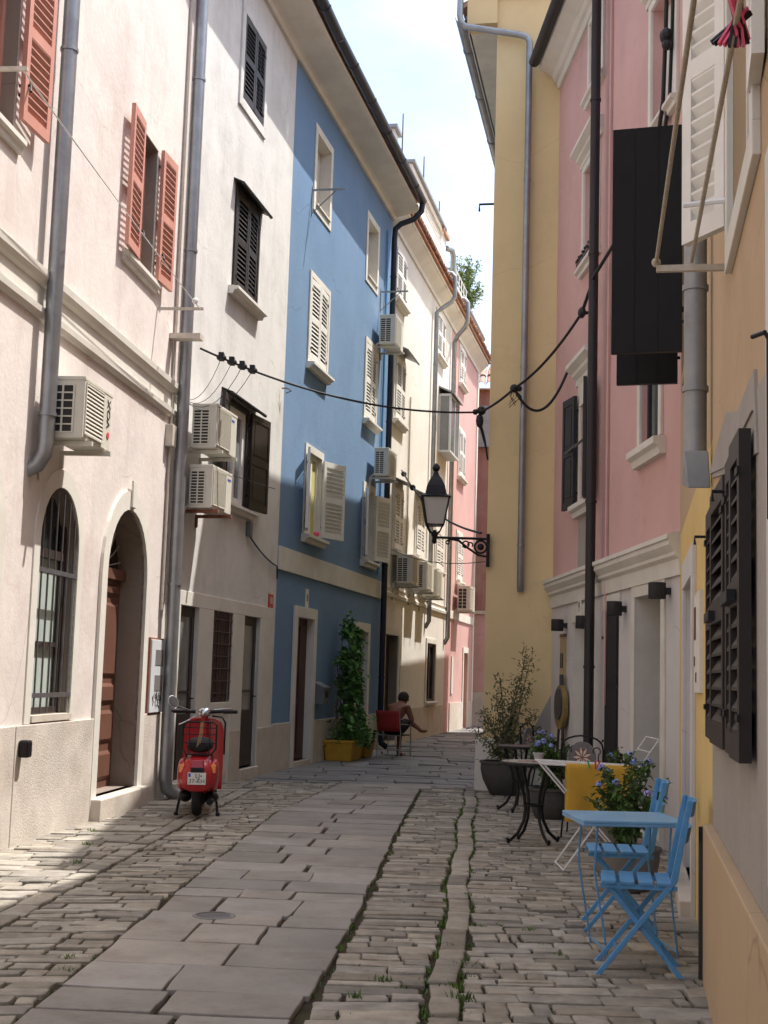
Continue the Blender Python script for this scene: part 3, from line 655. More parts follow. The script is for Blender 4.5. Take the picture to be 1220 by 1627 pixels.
def closed_pair(h, u0, u1, z0, z1, m, hood=None, sillm=None, sillz=None, frame=None, fw=.1, ang=2, sw=.2, style='louvre'):
    wn = MB().box(u0, u1, .06, .08, z0, z1).build('window', 'void', h.root)
    c = (u0+u1)/2
    shutter(wn, 'L', u0+.01, z0+.01, c-u0-.015, z1-z0-.02, m, ang, .0, style); shutter(wn, 'R', u1-.01, z0+.01, u1-c-.015, z1-z0-.02, m, ang, .0, style)
    if frame: h.surround(wn, frame, u0, u1, z0, z1, fw, .028)
    if sillm: h.sill(wn, sillm, u0-sw, u1+sw, sillz or z0-.02, .11, .14)
    return wn
wn = closed_pair(B, -2.72, -1.72, 9.02, 10.2, 'brown', frame='white_p', fw=.13)
wn = closed_pair(B, -2.72, -1.72, 6.42, 7.74, 'brown', sillm='white_stone', sillz=6.4, frame='brown', fw=.07)
def hood(h, wn, u0, u1, z, out, m='dark_pipe', th=.02, drop=.10):
    MB().profile([(0, z), (0, z+th), (-out, z-drop+th), (-out, z-drop)], u0, u1).tube([(u0, -out, z-drop), (u1, -out, z-drop)], .022, 8).build('hood', m, wn)
hood(B, wn, -2.88, -1.5, 7.84, .13, drop=.06)
wn = B.window(-2.78, -1.9, 3.62, 4.88, 'white_paint', 'glass_grey', .06, 0, fr=.09)
B.sill(wn, 'white_stone', -2.9, -1.5, 3.60, .11, .12); hood(B, wn, -3.0, -1.42, 5.02, .14, drop=.06); B.surround(wn, 'brown', -2.78, -1.9, 3.62, 4.88, .08, .03, bottom=False)
shutter(wn, 'L', -2.86, 3.62, .46, 1.3, 'brown', 170, .06, 'panel'); shutter(wn, 'R', -1.82, 3.62, .66, 1.3, 'brown', 174, .06, 'panel')
MB().tube([(-2.7, -.06, 3.95), (-1.35, -.3, 3.95)], .005, 5).build('clothesline', 'iron', wn)
eave = lambda h, u0, u1, zb, o, m='white_stone': h.cornice('cornice', m, [(-.02, zb), (.05, zb), (.08, zb+.06), (.12, zb+.08), (o-.06, zb+.16), (o, zb+.18), (o, zb+.24), (-.02, zb+.3)], u0, u1)
eave(B, -4.6, .03, 10.83, .56); eave_r = roof(B, -4.6, .03, -.62, 6.5, 11.14, 1.6)
def gutter(h, u0, u1, o, z, r, m, name='gutter', joints=True):
    prof = [(-o+r*math.cos(a), z+r*math.sin(a)) for a in [math.pi+math.pi*i/10 for i in range(11)]]+[(-o+(r-.008)*math.cos(a), z+(r-.008)*math.sin(a)) for a in [2*math.pi-math.pi*i/10 for i in range(11)]]
    g = MB().profile(prof, u0, u1).build(name, m, h.root, smooth=50)
    if joints:
        u = u0+.9
        while u < u1-.1:
            q = r+.008; pr = [(-o+q*math.cos(a), z+q*math.sin(a)) for a in [math.pi+math.pi*i/10 for i in range(11)]]+[(-o+r*math.cos(a), z+r*math.sin(a)) for a in [2*math.pi-math.pi*i/10 for i in range(11)]]
            MB().profile(pr, u, u+.05).build('gutter_joint', m, g, smooth=50); u += 1.35
    return g
gutter(B, -4.6, .0, .66, 11.16, .085, 'navy_pipe')
MB().box(-1.68, -1.56, -.07, 0, 3.26, 3.46).build('flood_light', 'mail_grey', B.root, bevel=.01)
MB().tube(sag((-1.6, -.03, 3.28), (-.12, -.03, 2.98), .05, 10)+[(-.05, -.02, 2.8)], .012, 6).build('conduit', 'navy_pipe', B.root)
MB().tube([(-.2, -.02, 5.62), (-.2, -.10, 5.62), (-.1, -.14, 5.60), (-.12, -.06, 5.56)], .012, 6).build('wall_hook', 'iron_grey', B.root)
def plate(name, label, h, u, z, wd, ht, m, body, ink, size, cat='house number', o=0.0):
    t = thing(name, label, cat, h.P(u, o, z), h.rz)
    MB().box(-wd/2, wd/2, -.014, .004, -ht/2, ht/2).build('plate', m, t, bevel=.004)
    link('lettering', text_mesh(body, size, ink, .002, Matrix.Translation((0, -.015, 0)) @ Matrix.Rotation(R(90), 4, 'X')), t)
plate('house_number', 'small red house number plate on the edge of the white house', B, -.30, 2.46, .24, .2, 'flap_cyan', '10', 'plate_white', .14)

# ================================================================ house C (blue)
C = House('blue_house', 'blue house with pale stone window surrounds and a pale band above the doors', -1.55, 19.9, 12)
hC = [(1.34, 2.24, 9.0, 10.2, None, .22), (5.22, 6.08, 8.98, 10.1, None, .22), (1.28, 2.38, 6.42, 7.76, None, .12), (5.36, 6.3, 6.3, 7.72, None, .12), (1.4, 2.3, 3.63, 4.95, None, .2), (5.58, 6.4, 3.6, 4.95, None, .2), (1.15, 2.15, .08, 2.3, None, .13), (5.3, 6.2, .08, 2.24, None, .16)]
C.wall('blue', .0, 7.45, 0, 10.86, hC, rm='white_stone')
C.slab('band_course', 'white_stone', .02, 7.42, 2.95, 3.30, 0, .035, bevel=.005)
for a, b in ((.0, .95), (2.36, 5.1), (6.42, 7.4)): C.slab('plinth', 'stone', a, b, -.02, .69, .0, .03, bevel=.008)
for (a, b, c, d) in ((1.34, 2.24, 9.0, 10.2), (5.22, 6.08, 8.98, 10.1)):
    wn = MB().box(a, b, .17, .19, c, d).build('window', 'stone', C.root); C.surround(wn, 'white_stone', a, b, c, d, .13, .02)
    MB().box(a, b, -.05, .165, c-.01, c+.02).build('sill', 'white_stone', wn)
wn = closed_pair(C, 1.28, 2.38, 6.42, 7.76, 'white_paint', frame='white_stone', fw=.1, sillm='white_stone', sillz=6.36, sw=.12)
wn = closed_pair(C, 5.36, 6.3, 6.3, 7.72, 'white_paint', frame='white_stone', fw=.1, sillm='white_stone', sillz=6.24, sw=.12)
wn = C.window(1.4, 2.3, 3.63, 4.95, 'white_paint', 'yellow_curtain', .09); C.surround(wn, 'white_stone', 1.4, 2.3, 3.63, 4.95, .12, .025, bottom=False); C.sill(wn, 'white_stone', 1.25, 2.5, 3.62, .13, .15)
shutter(wn, 'L', 1.38, 3.66, .5, 1.27, 'white_paint', 165, .05); shutter(wn, 'R', 2.32, 3.66, .62, 1.27, 'white_paint', 159, .05)
MB().ball((1.95, -.06, 3.68), .07, 8, 6, 0, (1.2, .7, .7)).build('flower', 'pink_peg', wn, smooth=60)
wn = C.window(5.58, 6.4, 3.6, 4.95, 'white_paint', 'glass_grey', .15); C.surround(wn, 'white_stone', 5.58, 6.4, 3.6, 4.95, .12, .025, bottom=False); C.sill(wn, 'white_stone', 5.42, 6.55, 3.59, .13, .15)
shutter(wn, 'L', 5.56, 3.64, .46, 1.27, 'white_paint', 163, .05); shutter(wn, 'R', 6.42, 3.64, .56, 1.27, 'white_paint', 161, .05)
for i, (a, b, c) in enumerate(((1.15, 2.15, 2.3), (5.3, 6.2, 2.24))):
    d = MB().box(a, b, .09, .12, .08, c).build('door', ('maroon', 'dark_wood')[i], C.root)
    for z0, z1 in ((.2, .95), (1.05, c-.12)):
        MB().box(a+.1, (a+b)/2-.04, .077, .09, z0, z1).box((a+b)/2+.04, b-.1, .077, .09, z0, z1).build('door_panel', ('maroon', 'dark_wood')[i], d, bevel=.005)
    C.surround(d, 'white_stone', a, b, 0, c, .17, .04, bottom=False); C.slab('doorstep', 'stone', a, b, -.02, .08, -.2, .05, d, bevel=.008)
eave(C, .032, 7.5, 10.83, .56); roof(C, .032, 7.5, -.62, 6.5, 11.14, 1.6)
gutter(C, .03, 7.3, .66, 11.16, .085, 'navy_pipe')
pipe(C.root, [(7.25, -.66, 11.1), (7.25, -.64, 10.92), (7.2, -.5, 10.74), (7.12, -.24, 10.62), (7.08, -.14, 10.5), (7.08, -.13, 10.3), (7.08, -.13, .25), (7.1, -.16, .12), (7.15, -.26, .05)], .06, 'navy_pipe', clamps=((7.08, -.13, 9.5), (7.08, -.13, 6.5), (7.08, -.13, 3.6), (7.08, -.13, 1.4)))
MB().tube([(6.86, -.04, 10.4), (6.86, -.04, 3.4)], .02, 6).build('conduit', 'blue_furn', C.root)
plate('house_number', 'white stone house number plaque above the first door of the blue house', C, 1.72, 2.62, .17, .3, 'white_stone', '8', 'ink', .16, o=.0)
t = thing('mailbox', 'grey metal mailbox on the blue wall beside the climbing vine', 'mailbox', C.P(2.55, 0, 1.1), C.rz)
MB().profile([(0, -.16), (0, .2), (-.17, .12), (-.17, -.16)], -.19, .19).build('casing', 'mail_grey', t, bevel=.008)
MB().profile([(-.005, .205), (-.19, .12), (-.19, .105), (-.005, .19)], -.20, .20).build('lid', 'zinc', t); MB().box(-.06, .06, -.185, -.17, -.05, .05).build('slot', 'iron', t)

# ================================================================ house D (ivory) and E (faded pink)
D = House('ivory_house', 'ivory house with white louvred shutters, tiled eave and roof terrace behind the blue house', .03, 27.35, 11.5)
hD = [(.3, 1.72, .08, 2.28, None, .24), (5.45, 6.75, .84, 2.24, None, .12)]
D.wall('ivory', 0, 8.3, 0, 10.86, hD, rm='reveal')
def win_closed(h, u0, u1, z0, z1, m='white_paint', fr='white_stone', sill=True, hd=False):
    wn = closed_pair(h, u0, u1, z0, z1, m, frame=fr, fw=.09, sillm='white_stone' if sill else None, sillz=z0-.03, sw=.1)
    for ch in wn.children:
        if ch.name.startswith('shutter'): ch.location.y -= .035
    if hd: hood(h, wn, u0-.15, u1+.15, z1+.22, .3, 'zinc_dull', drop=.14)
    return wn
win_closed(D, .25, 1.35, 9.35, 10.4); win_closed(D, .5, 1.55, 6.8, 8.12, hd=True); win_closed(D, .78, 1.72, 4.08, 5.35, hd=True)
win_closed(D, 3.45, 4.45, 4.2, 5.45, hd=True); win_closed(D, 5.7, 6.85, 9.45, 10.5); win_closed(D, 6.3, 7.4, 4.12, 5.1)
bay = thing('enclosed_window_box', 'grey glazed window box hung on the ivory wall, plant inside', 'window box', D.P(7.1, 0, 7.1), D.rz)
MB().box(-.75, .75, -.32, .0, -.05, .0).box(-.75, .75, -.32, 0, 1.38, 1.44).box(-.75, -.7, -.32, -.27, 0, 1.38).box(.7, .75, -.32, -.27, 0, 1.38).box(-.03, .03, -.32, -.27, 0, 1.38).box(-.75, -.7, -.05, 0, 0, 1.38).box(.7, .75, -.05, 0, 0, 1.38).build('frame', 'meter_white', bay)
MB().box(-.69, .69, -.30, -.29, .0, 1.38).box(-.735, -.725, -.28, -.05, 0, 1.38).build('pane', 'glass_grey', bay)
MB().profile([(0, 1.6), (0, 1.64), (-.4, 1.46), (-.4, 1.42)], -.8, .8).build('hood', 'zinc_dull', bay)
mb = MB(); random.seed(9)
for _ in range(60):
    x, z = random.gauss(-.5, .08), random.uniform(.05, .4); a = random.uniform(0, 6.3); mb.quad((x, -.335, z), (x+.03*math.cos(a), -.345, z+.03*math.sin(a)), (x+.05*math.cos(a+.4), -.34, z+.05*math.sin(a+.4)), (x+.02*math.cos(a+1), -.335, z+.03*math.sin(a+1)))
mb.build('plant', 'leaf_plum', bay, fix=False)
D.cornice('band_course', 'ivory', [(-.02, 3.05), (.06, 3.06), (.07, 3.12), (.03, 3.15), (.03, 3.2), (.05, 3.24), (-.02, 3.26)], .0, 8.28)
d = MB().box(.3, 1.72, .18, .22, .08, 2.28).build('door', 'dark_wood', D.root); D.surround(d, 'white_stone', .3, 1.72, 0, 2.28, .14, .03, bottom=False)
wn = D.window(5.45, 6.75, .84, 2.24, 'dark_wood', 'glass', .09); D.surround(wn, 'white_stone', 5.45, 6.75, .84, 2.24, .12, .03, bottom=False); D.sill(wn, 'white_stone', 5.3, 6.9, .84, .1, .1)
D.slab('plinth', 'stone', 1.9, 8.25, -.02, .72, 0, .025); D.slab('meter_door', 'ivory', 2.0, 2.5, .95, 1.65, 0, .03, bevel=.004)
eaveD = lambda h, u0, u1: h.cornice('cornice', 'white_stone', [(-.02, 10.72), (.04, 10.72), (.06, 10.80), (.10, 10.84), (.26, 10.98), (.30, 11.0), (.30, 11.06), (-.02, 11.1)], u0, u1)
eaveD(D, -.02, 8.3)
mb = MB(); tiles_edge(mb, -.02, 8.3, -.42, 11.14, .095, .9, .3); mb.box(-.02, 8.3, -.36, .5, 11.07, 11.11); mb.build('roof', 'terracotta', D.root, fix=False)
D.slab('attic_wall', 'pot_grey', .02, 1.7, 11.1, 11.75, -2.4, -.02); D.slab('dark_lattice_backing', 'pot_grey', 1.75, 6.25, 12.2, 12.75, -.5, -.3); D.slab('attic_wall', 'pot_grey', 1.7, 6.3, 11.1, 12.0, -2.4, -.02)  # dark sheet added behind the lattice so its gaps read as shade
ter = D.slab('terrace_wall', 'ivory', 1.7, 6.3, 12.0, 12.22, -2.2, .03)
mb = MB()
for i in range(34):
    u = 1.72+i*.132
    mb.tube([(u, .02, 12.22), (u+.3, .02, 12.66)], .013, 4); mb.tube([(u+.3, .02, 12.22), (u, .02, 12.66)], .013, 4)
mb.box(1.7, 6.3, -.03, .07, 12.64, 12.78); mb.build('terrace_railing', 'ivory', D.root)
D.slab('terrace_canopy', 'zinc_dull', 1.65, 6.4, 12.79, 12.86, -2.2, .10)
ch = MB().box(6.1, 6.9, .0, .7, 11.1, 12.72).build('chimney', 'white_p', D.root); MB().box(6.0, 7.0, -.08, .8, 12.72, 12.83).build('chimney_cap', 'terracotta', ch)
ch = MB().box(1.2, 1.65, .3, .8, 11.7, 13.4).build('chimney', 'white_p', D.root); MB().box(1.12, 1.73, .22, .88, 13.4, 13.48).build('chimney_cap', 'zinc_dull', ch)
pipe(D.root, [(6.9, -.02, 12.5), (7.15, -.12, 12.53), (7.3, -.14, 12.4), (7.3, -.14, 11.2)], .075, 'zinc')
pipe(D.root, [(5.35, -.2, 11.35), (5.35, -.42, 11.35), (5.35, -.5, 11.25), (5.35, -.5, 10.75), (5.35, -.42, 10.62), (5.2, -.2, 10.42), (5.12, -.1, 10.3), (5.12, -.1, 2.75), (5.15, .0, 2.6)], .055, 'zinc_dull', clamps=((5.12, -.1, 9), (5.12, -.1, 5), (5.12, -.1, 3.2)))
MB().tube([(2.3, -.03, 7.6), (2.3, -.03, 3.3)], .02, 6).build('conduit', 'cream_metal', D.root)
E = House('faded_pink_house', 'faded pink house with white shutters at the bend, sunlit to the ground', 1.68, 35.47, 11.5)
E.wall('pinkE', 0, 5.5, 0, 10.86, [(3.55, 4.4, .0, 2.14, None, .2)])
win_closed(E, 1.45, 2.45, 9.6, 10.6); win_closed(E, 1.6, 2.7, 7.0, 8.3); win_closed(E, 1.7, 2.7, 4.12, 5.4)
d = MB().box(3.55, 4.4, .14, .18, .02, 2.14).build('door', 'sign_tan', E.root); E.surround(d, 'white_stone', 3.55, 4.4, 0, 2.14, .16, .03, bottom=False)
E.slab('band_course', 'white_stone', .02, 5.45, 3.0, 3.22, 0, .04); E.slab('plinth', 'stone', 1.0, 3.36, -.02, .75, 0, .03); E.slab('plinth', 'stone', 4.58, 5.5, -.02, .75, 0, .03)
E.slab('corner_trim', 'white_stone', 5.25, 5.52, .75, 10.8, 0, .035); E.slab('notice_board', 'white_stone', 1.2, 1.5, 1.0, 2.0, 0, .03)
eaveD(E, .0, 5.6); mb = MB(); tiles_edge(mb, 0, 5.7, -.42, 11.14, .095, .9, .3); mb.box(0, 5.7, -.36, .5, 11.07, 11.11); mb.build('roof', 'terracotta', E.root, fix=False)
gutter(E, .6, 5.2, .15, 11.75, .09, 'zinc_dull', joints=False)
pipe(E.root, [(-.6, -.2, 11.35), (-.6, -.42, 11.35), (-.6, -.5, 11.25), (-.6, -.5, 10.75), (-.55, -.42, 10.6), (-.3, -.2, 10.45), (-.15, -.1, 10.3), (-.15, -.1, 2.45), (-.12, .0, 2.3)], .06, 'zinc', clamps=((-.15, -.1, 9), (-.15, -.1, 5), (-.15, -.1, 3.2)))
tp = E.slab('terrace_parapet', 'white_p', .4, 4.2, 11.12, 12.12, -1.2, .0)
mb = MB()
for i in range(8): mb.tube([(.5+i*.48, .06, 12.12), (.5+i*.48, .06, 12.62)], .014, 5)
mb.tube([(.45, .06, 12.62), (4.1, .06, 12.62)], .018, 6); mb.tube([(.45, .06, 12.38), (4.1, .06, 12.38)], .012, 6); mb.build('terrace_railing', 'white_wire', E.root)
for nm, h, u, z0, z1, lab in (('antenna_pole', D, 1.25, 11.8, 13.75, 'tall thin antenna pole beside the pale chimney over the blue house'), ('antenna_pole', D, 4.0, 12.86, 13.85, 'thin antenna pole rising from the middle of the terrace canopy'), ('antenna_pole', D, 6.4, 12.83, 13.6, 'short antenna pole standing on the tile-capped chimney')):
    o = MB().tube([(0, 0, 0), (0, 0, z1-z0)], [.022, .014], 6).build(nm, 'iron_grey', loc=h.P(u, -.12, z0)); tag(o, lab, 'antenna', 'antenna poles on the roofs')
J = House('weathered_red_house', 'weathered red plaster house with tiled roof closing the far end of the lane', 2.1, 42.0, 96)
J.wall('redJ', -3, 9, 0, 10.4, [(1.5, 2.6, 7.5, 9.3, None, .15)])
J.slab('plinth', 'rough_stone', -3, 9, -.02, 1.0, 0, .03)
J.slab('lower_wall', 'pinkE', -3, 9, 1.0, 3.4, 0, .02); J.slab('ledge', 'stone', -3, 9, 3.4, 3.5, 0, .08)
mb = MB(); tiles_edge(mb, -3, 9, -.35, 10.55, .11, 1.2, .45); tiles_edge(mb, -3, 9, .5, 10.98, .11, 1.2, .45); mb.box(-3, 9, -.3, 1.5, 10.4, 10.45); mb.build('roof', 'terracotta', J.root, fix=False)
wn = J.window(1.5, 2.6, 7.5, 9.3, 'zinc_dull', 'glass_grey', .12)
J.slab('wall_vent', 'zinc_dull', .75, 1.2, 8.6, 9.9, 0, .25)

# ================================================================ right side: house F (mustard gable)
Fh = House('mustard_house', 'tall plain mustard house wall with one galvanised downpipe and a white foot', 1.38, 17.93, 100.4)
mb = MB()
mb.add([(0, 0, 0), (6, 0, 0), (6, 0, 10.9), (3, 0, 12.3), (0, 0, 10.9), (0, 13, 0), (6, 13, 0), (6, 13, 10.9), (3, 13, 12.3), (0, 13, 10.9)], [(0, 1, 2, 3, 4), (9, 8, 7, 6, 5), (0, 4, 9, 5), (1, 6, 7, 2), (2, 7, 8, 3), (3, 8, 9, 4)])
mb.build('wall', 'yellow', Fh.root, fix=True)
MB().profile([(.05, 0), (-.10, 0), (-.07, .35), (-.035, .66), (.05, .67)], -.09, .9).box(-.09, .0, .05, 13, 0, .66).build('plinth', 'white_stone', Fh.root)
MB().prism([(-.42, 10.5), (.0, 10.5), (0, 10.9), (6.2, 10.9), (6.2, 11.3), (3, 13.0), (-.42, 11.35)], -.06, -.004).build('gable_parapet', 'yellow', Fh.root)
MB().add([(-.4, -.002, 10.5), (0, -.002, 10.5), (.3, -.002, 11.2), (-.4, -.002, 10.72), (-.4, .25, 10.5), (0, .25, 10.5), (.3, .25, 11.2), (-.4, .25, 10.72)], [(0, 1, 2, 3), (4, 7, 6, 5), (0, 4, 5, 1), (0, 3, 7, 4)]).build('eave_return', 'yellow', Fh.root)
MB().box(-.42, .0, .25, 13, 10.5, 10.56).box(-.44, -.40, .25, 13, 10.5, 10.72).build('soffit', 'white_p', Fh.root)
mb = MB(); mb.add([(-.5, -.05, 10.74), (3, -.05, 12.42), (6.4, -.05, 10.74), (-.5, 13.2, 10.74), (3, 13.2, 12.42), (6.4, 13.2, 10.74), (-.5, -.05, 10.82), (3, -.05, 12.5), (6.4, -.05, 10.82), (-.5, 13.2, 10.82), (3, 13.2, 12.5), (6.4, 13.2, 10.82)],
    [(0, 1, 4, 3), (1, 2, 5, 4), (6, 9, 10, 7), (7, 10, 11, 8), (0, 6, 7, 1), (1, 7, 8, 2), (3, 4, 10, 9), (4, 5, 11, 10), (0, 3, 9, 6), (2, 8, 11, 5)]); mb.build('roof', 'terracotta', Fh.root)
mb = MB(); r = .085; prof = [(r*math.cos(a), r*math.sin(a)) for a in [math.pi+math.pi*i/10 for i in range(11)]]+[((r-.008)*math.cos(a), (r-.008)*math.sin(a)) for a in [2*math.pi-math.pi*i/10 for i in range(11)]]
mb.prism([(-.52+a, 10.66+b) for a, b in prof], .02, 13.1); gt = mb.build('gutter', 'zinc', Fh.root, smooth=50)
for y in (1.0, 2.6, 4.4, 6.3, 8.3): MB().prism([(-.52+a*1.08, 10.655+b*1.08) for a, b in prof], y, y+.06).build('gutter_joint', 'zinc_dull', gt, smooth=50)
pipe(Fh.root, [(-.52, -.06, 10.9), (-.52, -.09, 10.62), (-.50, -.10, 10.52), (-.44, -.10, 10.45), (.34, -.10, 10.28), (.43, -.10, 10.24), (.46, -.10, 10.16), (.46, -.10, 10.0), (.46, -.09, 2.72), (.46, -.03, 2.6)], .045, 'zinc', clamps=((.46, -.095, 8.2), (.46, -.095, 5.6), (.46, -.092, 3.2)))
MB().tube([(-.02, .2, 7.98), (-.22, .2, 7.98), (-.22, .2, 7.88)], .016, 6).build('wall_hook', 'iron', Fh.root)
MB().add([(.56, -.006, .66), (.93, -.006, .66), (.93, -.006, 1.35), (.80, -.006, 1.1), (.68, -.006, .85)], [(0, 1, 2, 3, 4)]).build('bare_patch', 'render', Fh.root, fix=False)
MB().box(.03, 6, 13.0, 19.8, 0, 9.0).build('unseen_rear_wing', 'yellow', Fh.root)  # unseen wing, put in for the shade it casts on the ivory house
ch = MB().box(.9, 1.4, 3.2, 3.7, 11.2, 12.9).build('chimney', 'yellow', Fh.root); MB().box(.82, 1.48, 3.12, 3.78, 12.9, 13.0).build('chimney_cap', 'terracotta', ch)

# ================================================================ house G (pink over grey)
G = House('pink_house', 'pink house with pale grey ground floor, white mouldings and a dark brown downpipe', 2.25, 17.7, 176.9)
hG = [(1.7, 2.3, 3.55, 4.72, None, .2), (4.66, 5.36, 3.72, 4.75, None, .2), (1.75, 2.55, 6.5, 7.62, None, .15), (5.0, 5.85, 6.85, 8.05, None, .15), (1.4, 2.3, .05, 2.14, None, .35), (3.1, 3.75, .12, 2.2, None, .12), (4.47, 5.45, .05, 2.27, None, .4), (2.0, 2.7, 8.55, 9.4, None, .15)]
G.wall('pinkG', -.2, 6.15, 2.5, 9.75, [h for h in hG if h[2] > 2.5]); G.wall('greyG', -.2, 6.15, 0, 2.5, [h for h in hG if h[2] < 2.5], name='ground_floor_wall', rm='white_stone')
G.cornice('cornice', 'white_stone', [(-.02, 2.38), (.03, 2.38), (.035, 2.52), (.07, 2.55), (.07, 2.58), (.12, 2.64), (.12, 2.68), (.14, 2.69), (.14, 2.73), (-.02, 2.77)], -.05, 6.12)
def moulded(h, wn, u0, u1, z, m='white_stone', o=.16, hh=.2):
    h.cornice('lintel_moulding', m, [(-.02, z), (.03, z), (.03, z+hh*.3), (o*.5, z+hh*.45), (o*.55, z+hh*.6), (o, z+hh*.8), (o, z+hh), (-.02, z+hh+.04)], u0, u1, wn)
wn = G.window(1.7, 2.3, 3.55, 4.72, 'white_paint', 'glass_grey', .12); G.surround(wn, 'white_stone', 1.7, 2.3, 3.55, 4.72, .12, .03, bottom=False, top=.3); moulded(G, wn, 1.45, 2.6, 5.0, hh=.26); G.sill(wn, 'white_stone', 1.5, 2.55, 3.53, .15, .12)
shutter(wn, 'L', 1.66, 3.5, .42, 1.36, 'black_paint', 172, .07, 'panel'); shutter(wn, 'R', 2.34, 3.5, .42, 1.36, 'black_paint', 165, .07, 'panel')
MB().tube([(1.3, -.12, 4.2), (2.6, -.12, 4.2)], .016, 6).build('shutter_bar', 'iron_grey', wn)
G.slab('bare_plaster', 'render', 1.62, 2.36, 2.78, 3.36, 0, .01, wn)
wn = G.window(4.66, 5.36, 3.72, 4.75, 'black_paint', 'glass_grey', .1); G.sill(wn, 'white_stone', 4.5, 5.55, 3.70, .17, .12); G.surround(wn, 'white_stone', 4.66, 5.36, 3.72, 4.75, .1, .03, bottom=False)
for (u0, u1, z0, z1) in ((1.75, 2.55, 6.5, 7.62), (5.0, 5.85, 6.85, 8.05), (2.0, 2.7, 8.55, 9.4)):
    wn = MB().box(u0, u1, .12, .14, z0, z1).build('window', 'white_p', G.root); G.surround(wn, 'white_stone', u0, u1, z0, z1, .09, .03); moulded(G, wn, u0-.2, u1+.2, z1+.1); G.sill(wn, 'white_stone', u0-.15, u1+.15, z0-.08, .1, .1)
mb = MB(); random.seed(4)
for i in range(12):
    u = 1.72+i*.07; mb.tube([(u, -.09, 6.45), (u+random.uniform(-.03, .03), -.10, 6.5+random.uniform(0, .04))], .006, 4); mb.ball((u, -.09, 6.5+random.uniform(-.01, .03)), .02, 6, 4)
mb.tube([(1.68, -.09, 6.45), (2.58, -.09, 6.45)], .006, 5); mb.build('window_railing', 'iron', G.root)
d = MB().box(1.4, 2.3, .3, .33, .05, 2.14).build('door', 'greyG', G.root)
d = MB().box(3.1, 3.75, .0, .04, .14, 2.2).build('door_shutter', 'black_paint', G.root)
for z0, z1 in ((.2, 1.38), (1.42, 2.12)): MB().box(3.16, 3.69, -.012, .0, z0, z1).build('door_panel', 'black_paint', d)
for z in (.5, 1.9): MB().box(3.06, 3.2, -.03, -.012, z, z+.03).build('hinge', 'iron', d)
d = MB().box(4.47, 5.45, .34, .38, .05, 2.27).build('door', 'maroon', G.root); MB().box(5.38, 5.45, .02, .34, .05, 2.27).build('door_frame', 'maroon', d)
G.surround(d, 'white_stone', 4.47, 5.45, 0, 2.27, .13, .02, bottom=False, top=.16)
mb = MB()
random.seed(21)
for i in range(11):
    u = 4.5+i*.085
    mb.box(u, u+random.uniform(.03, .06), -.024, -.0195, 2.455, 2.455+random.uniform(.02, .035)); mb.box(u+.01, u+.03, -.024, -.0195, 2.475, 2.50)
mb.build('door_inscription', 'ink', d)
G.slab('lintel', 'white_stone', 1.28, 2.42, 2.14, 2.34, 0, .02); G.slab('lintel', 'white_stone', 3.0, 3.85, 2.2, 2.36, 0, .02)
pipe(G.root, [(3.0, -.30, 9.75), (3.0, -.2, 9.55), (3.0, -.15, 9.4), (3.0, -.15, .02)], .055, 'dark_pipe', clamps=((3.0, -.15, 8), (3.0, -.15, 6.2), (3.0, -.15, 3.4), (3.0, -.15, 1.6)))
MB().tube([(3.22, -.025, 9.5), (3.22, -.025, 2.78), (3.22, -.03, 1.2)], .016, 6).build('conduit', 'pinkG', G.root)
G.cornice('eave_cornice', 'white_stone', [(-.02, 9.48), (.04, 9.48), (.06, 9.56), (.10, 9.58), (.13, 9.66), (.25, 9.72), (.30, 9.74), (.30, 9.84), (-.02, 9.9)], .0, 6.15)
gutter(G, .02, 6.15, .38, 9.84, .075, 'dark_pipe', joints=False); roof(G, .02, 6.15, -.32, 7, 9.88, 1.2)
for u, z, lab in ((.95, 2.12, 'black cylindrical wall lamp farthest along, beside the brown notice board'), (2.47, 2.10, 'black cylindrical wall lamp partly behind the dark downpipe'), (4.05, 2.18, 'black cylindrical wall lamp at the corner of the dark door shutter'), (5.72, 2.26, 'black cylindrical wall lamp nearest the camera, above the open doorway')):
    t = thing('wall_lamp', lab, 'wall lamp', G.P(u, 0, z), G.rz, 'black wall lamps on the pink house')
    MB().lathe([(.02, -.07), (.075, -.07), (.078, -.065), (.078, .07), (.07, .075), (.02, .075)], 16, (0, -.12, 0)).build('lamp_shade', 'black_paint', t, smooth=40); MB().box(-.03, .03, -.05, 0, -.03, .03).build('mount', 'black_paint', t)
plate('house_number', 'ivory oval house number plaque beside the dark downpipe', G, 1.85, 2.30, .2, .28, 'white_stone', '9', 'ink', .16, o=.02)
o = MB().box(-.14, .14, -.03, 0, -.36, .36).build('backboard', 'sign_tan'); t = thing('menu_board', 'narrow tan notice board on the grey wall below the far lamp', 'notice board', G.P(.80, 0, 1.62), G.rz); o.parent = t
MB().box(-.08, -.03, -.036, -.03, -.02, .16).box(.03, .08, -.036, -.03, -.02, .16).build('notice', 'ink', t); MB().box(-.15, .15, -.034, 0, .36, .40).build('trim', 'door_brown', t)

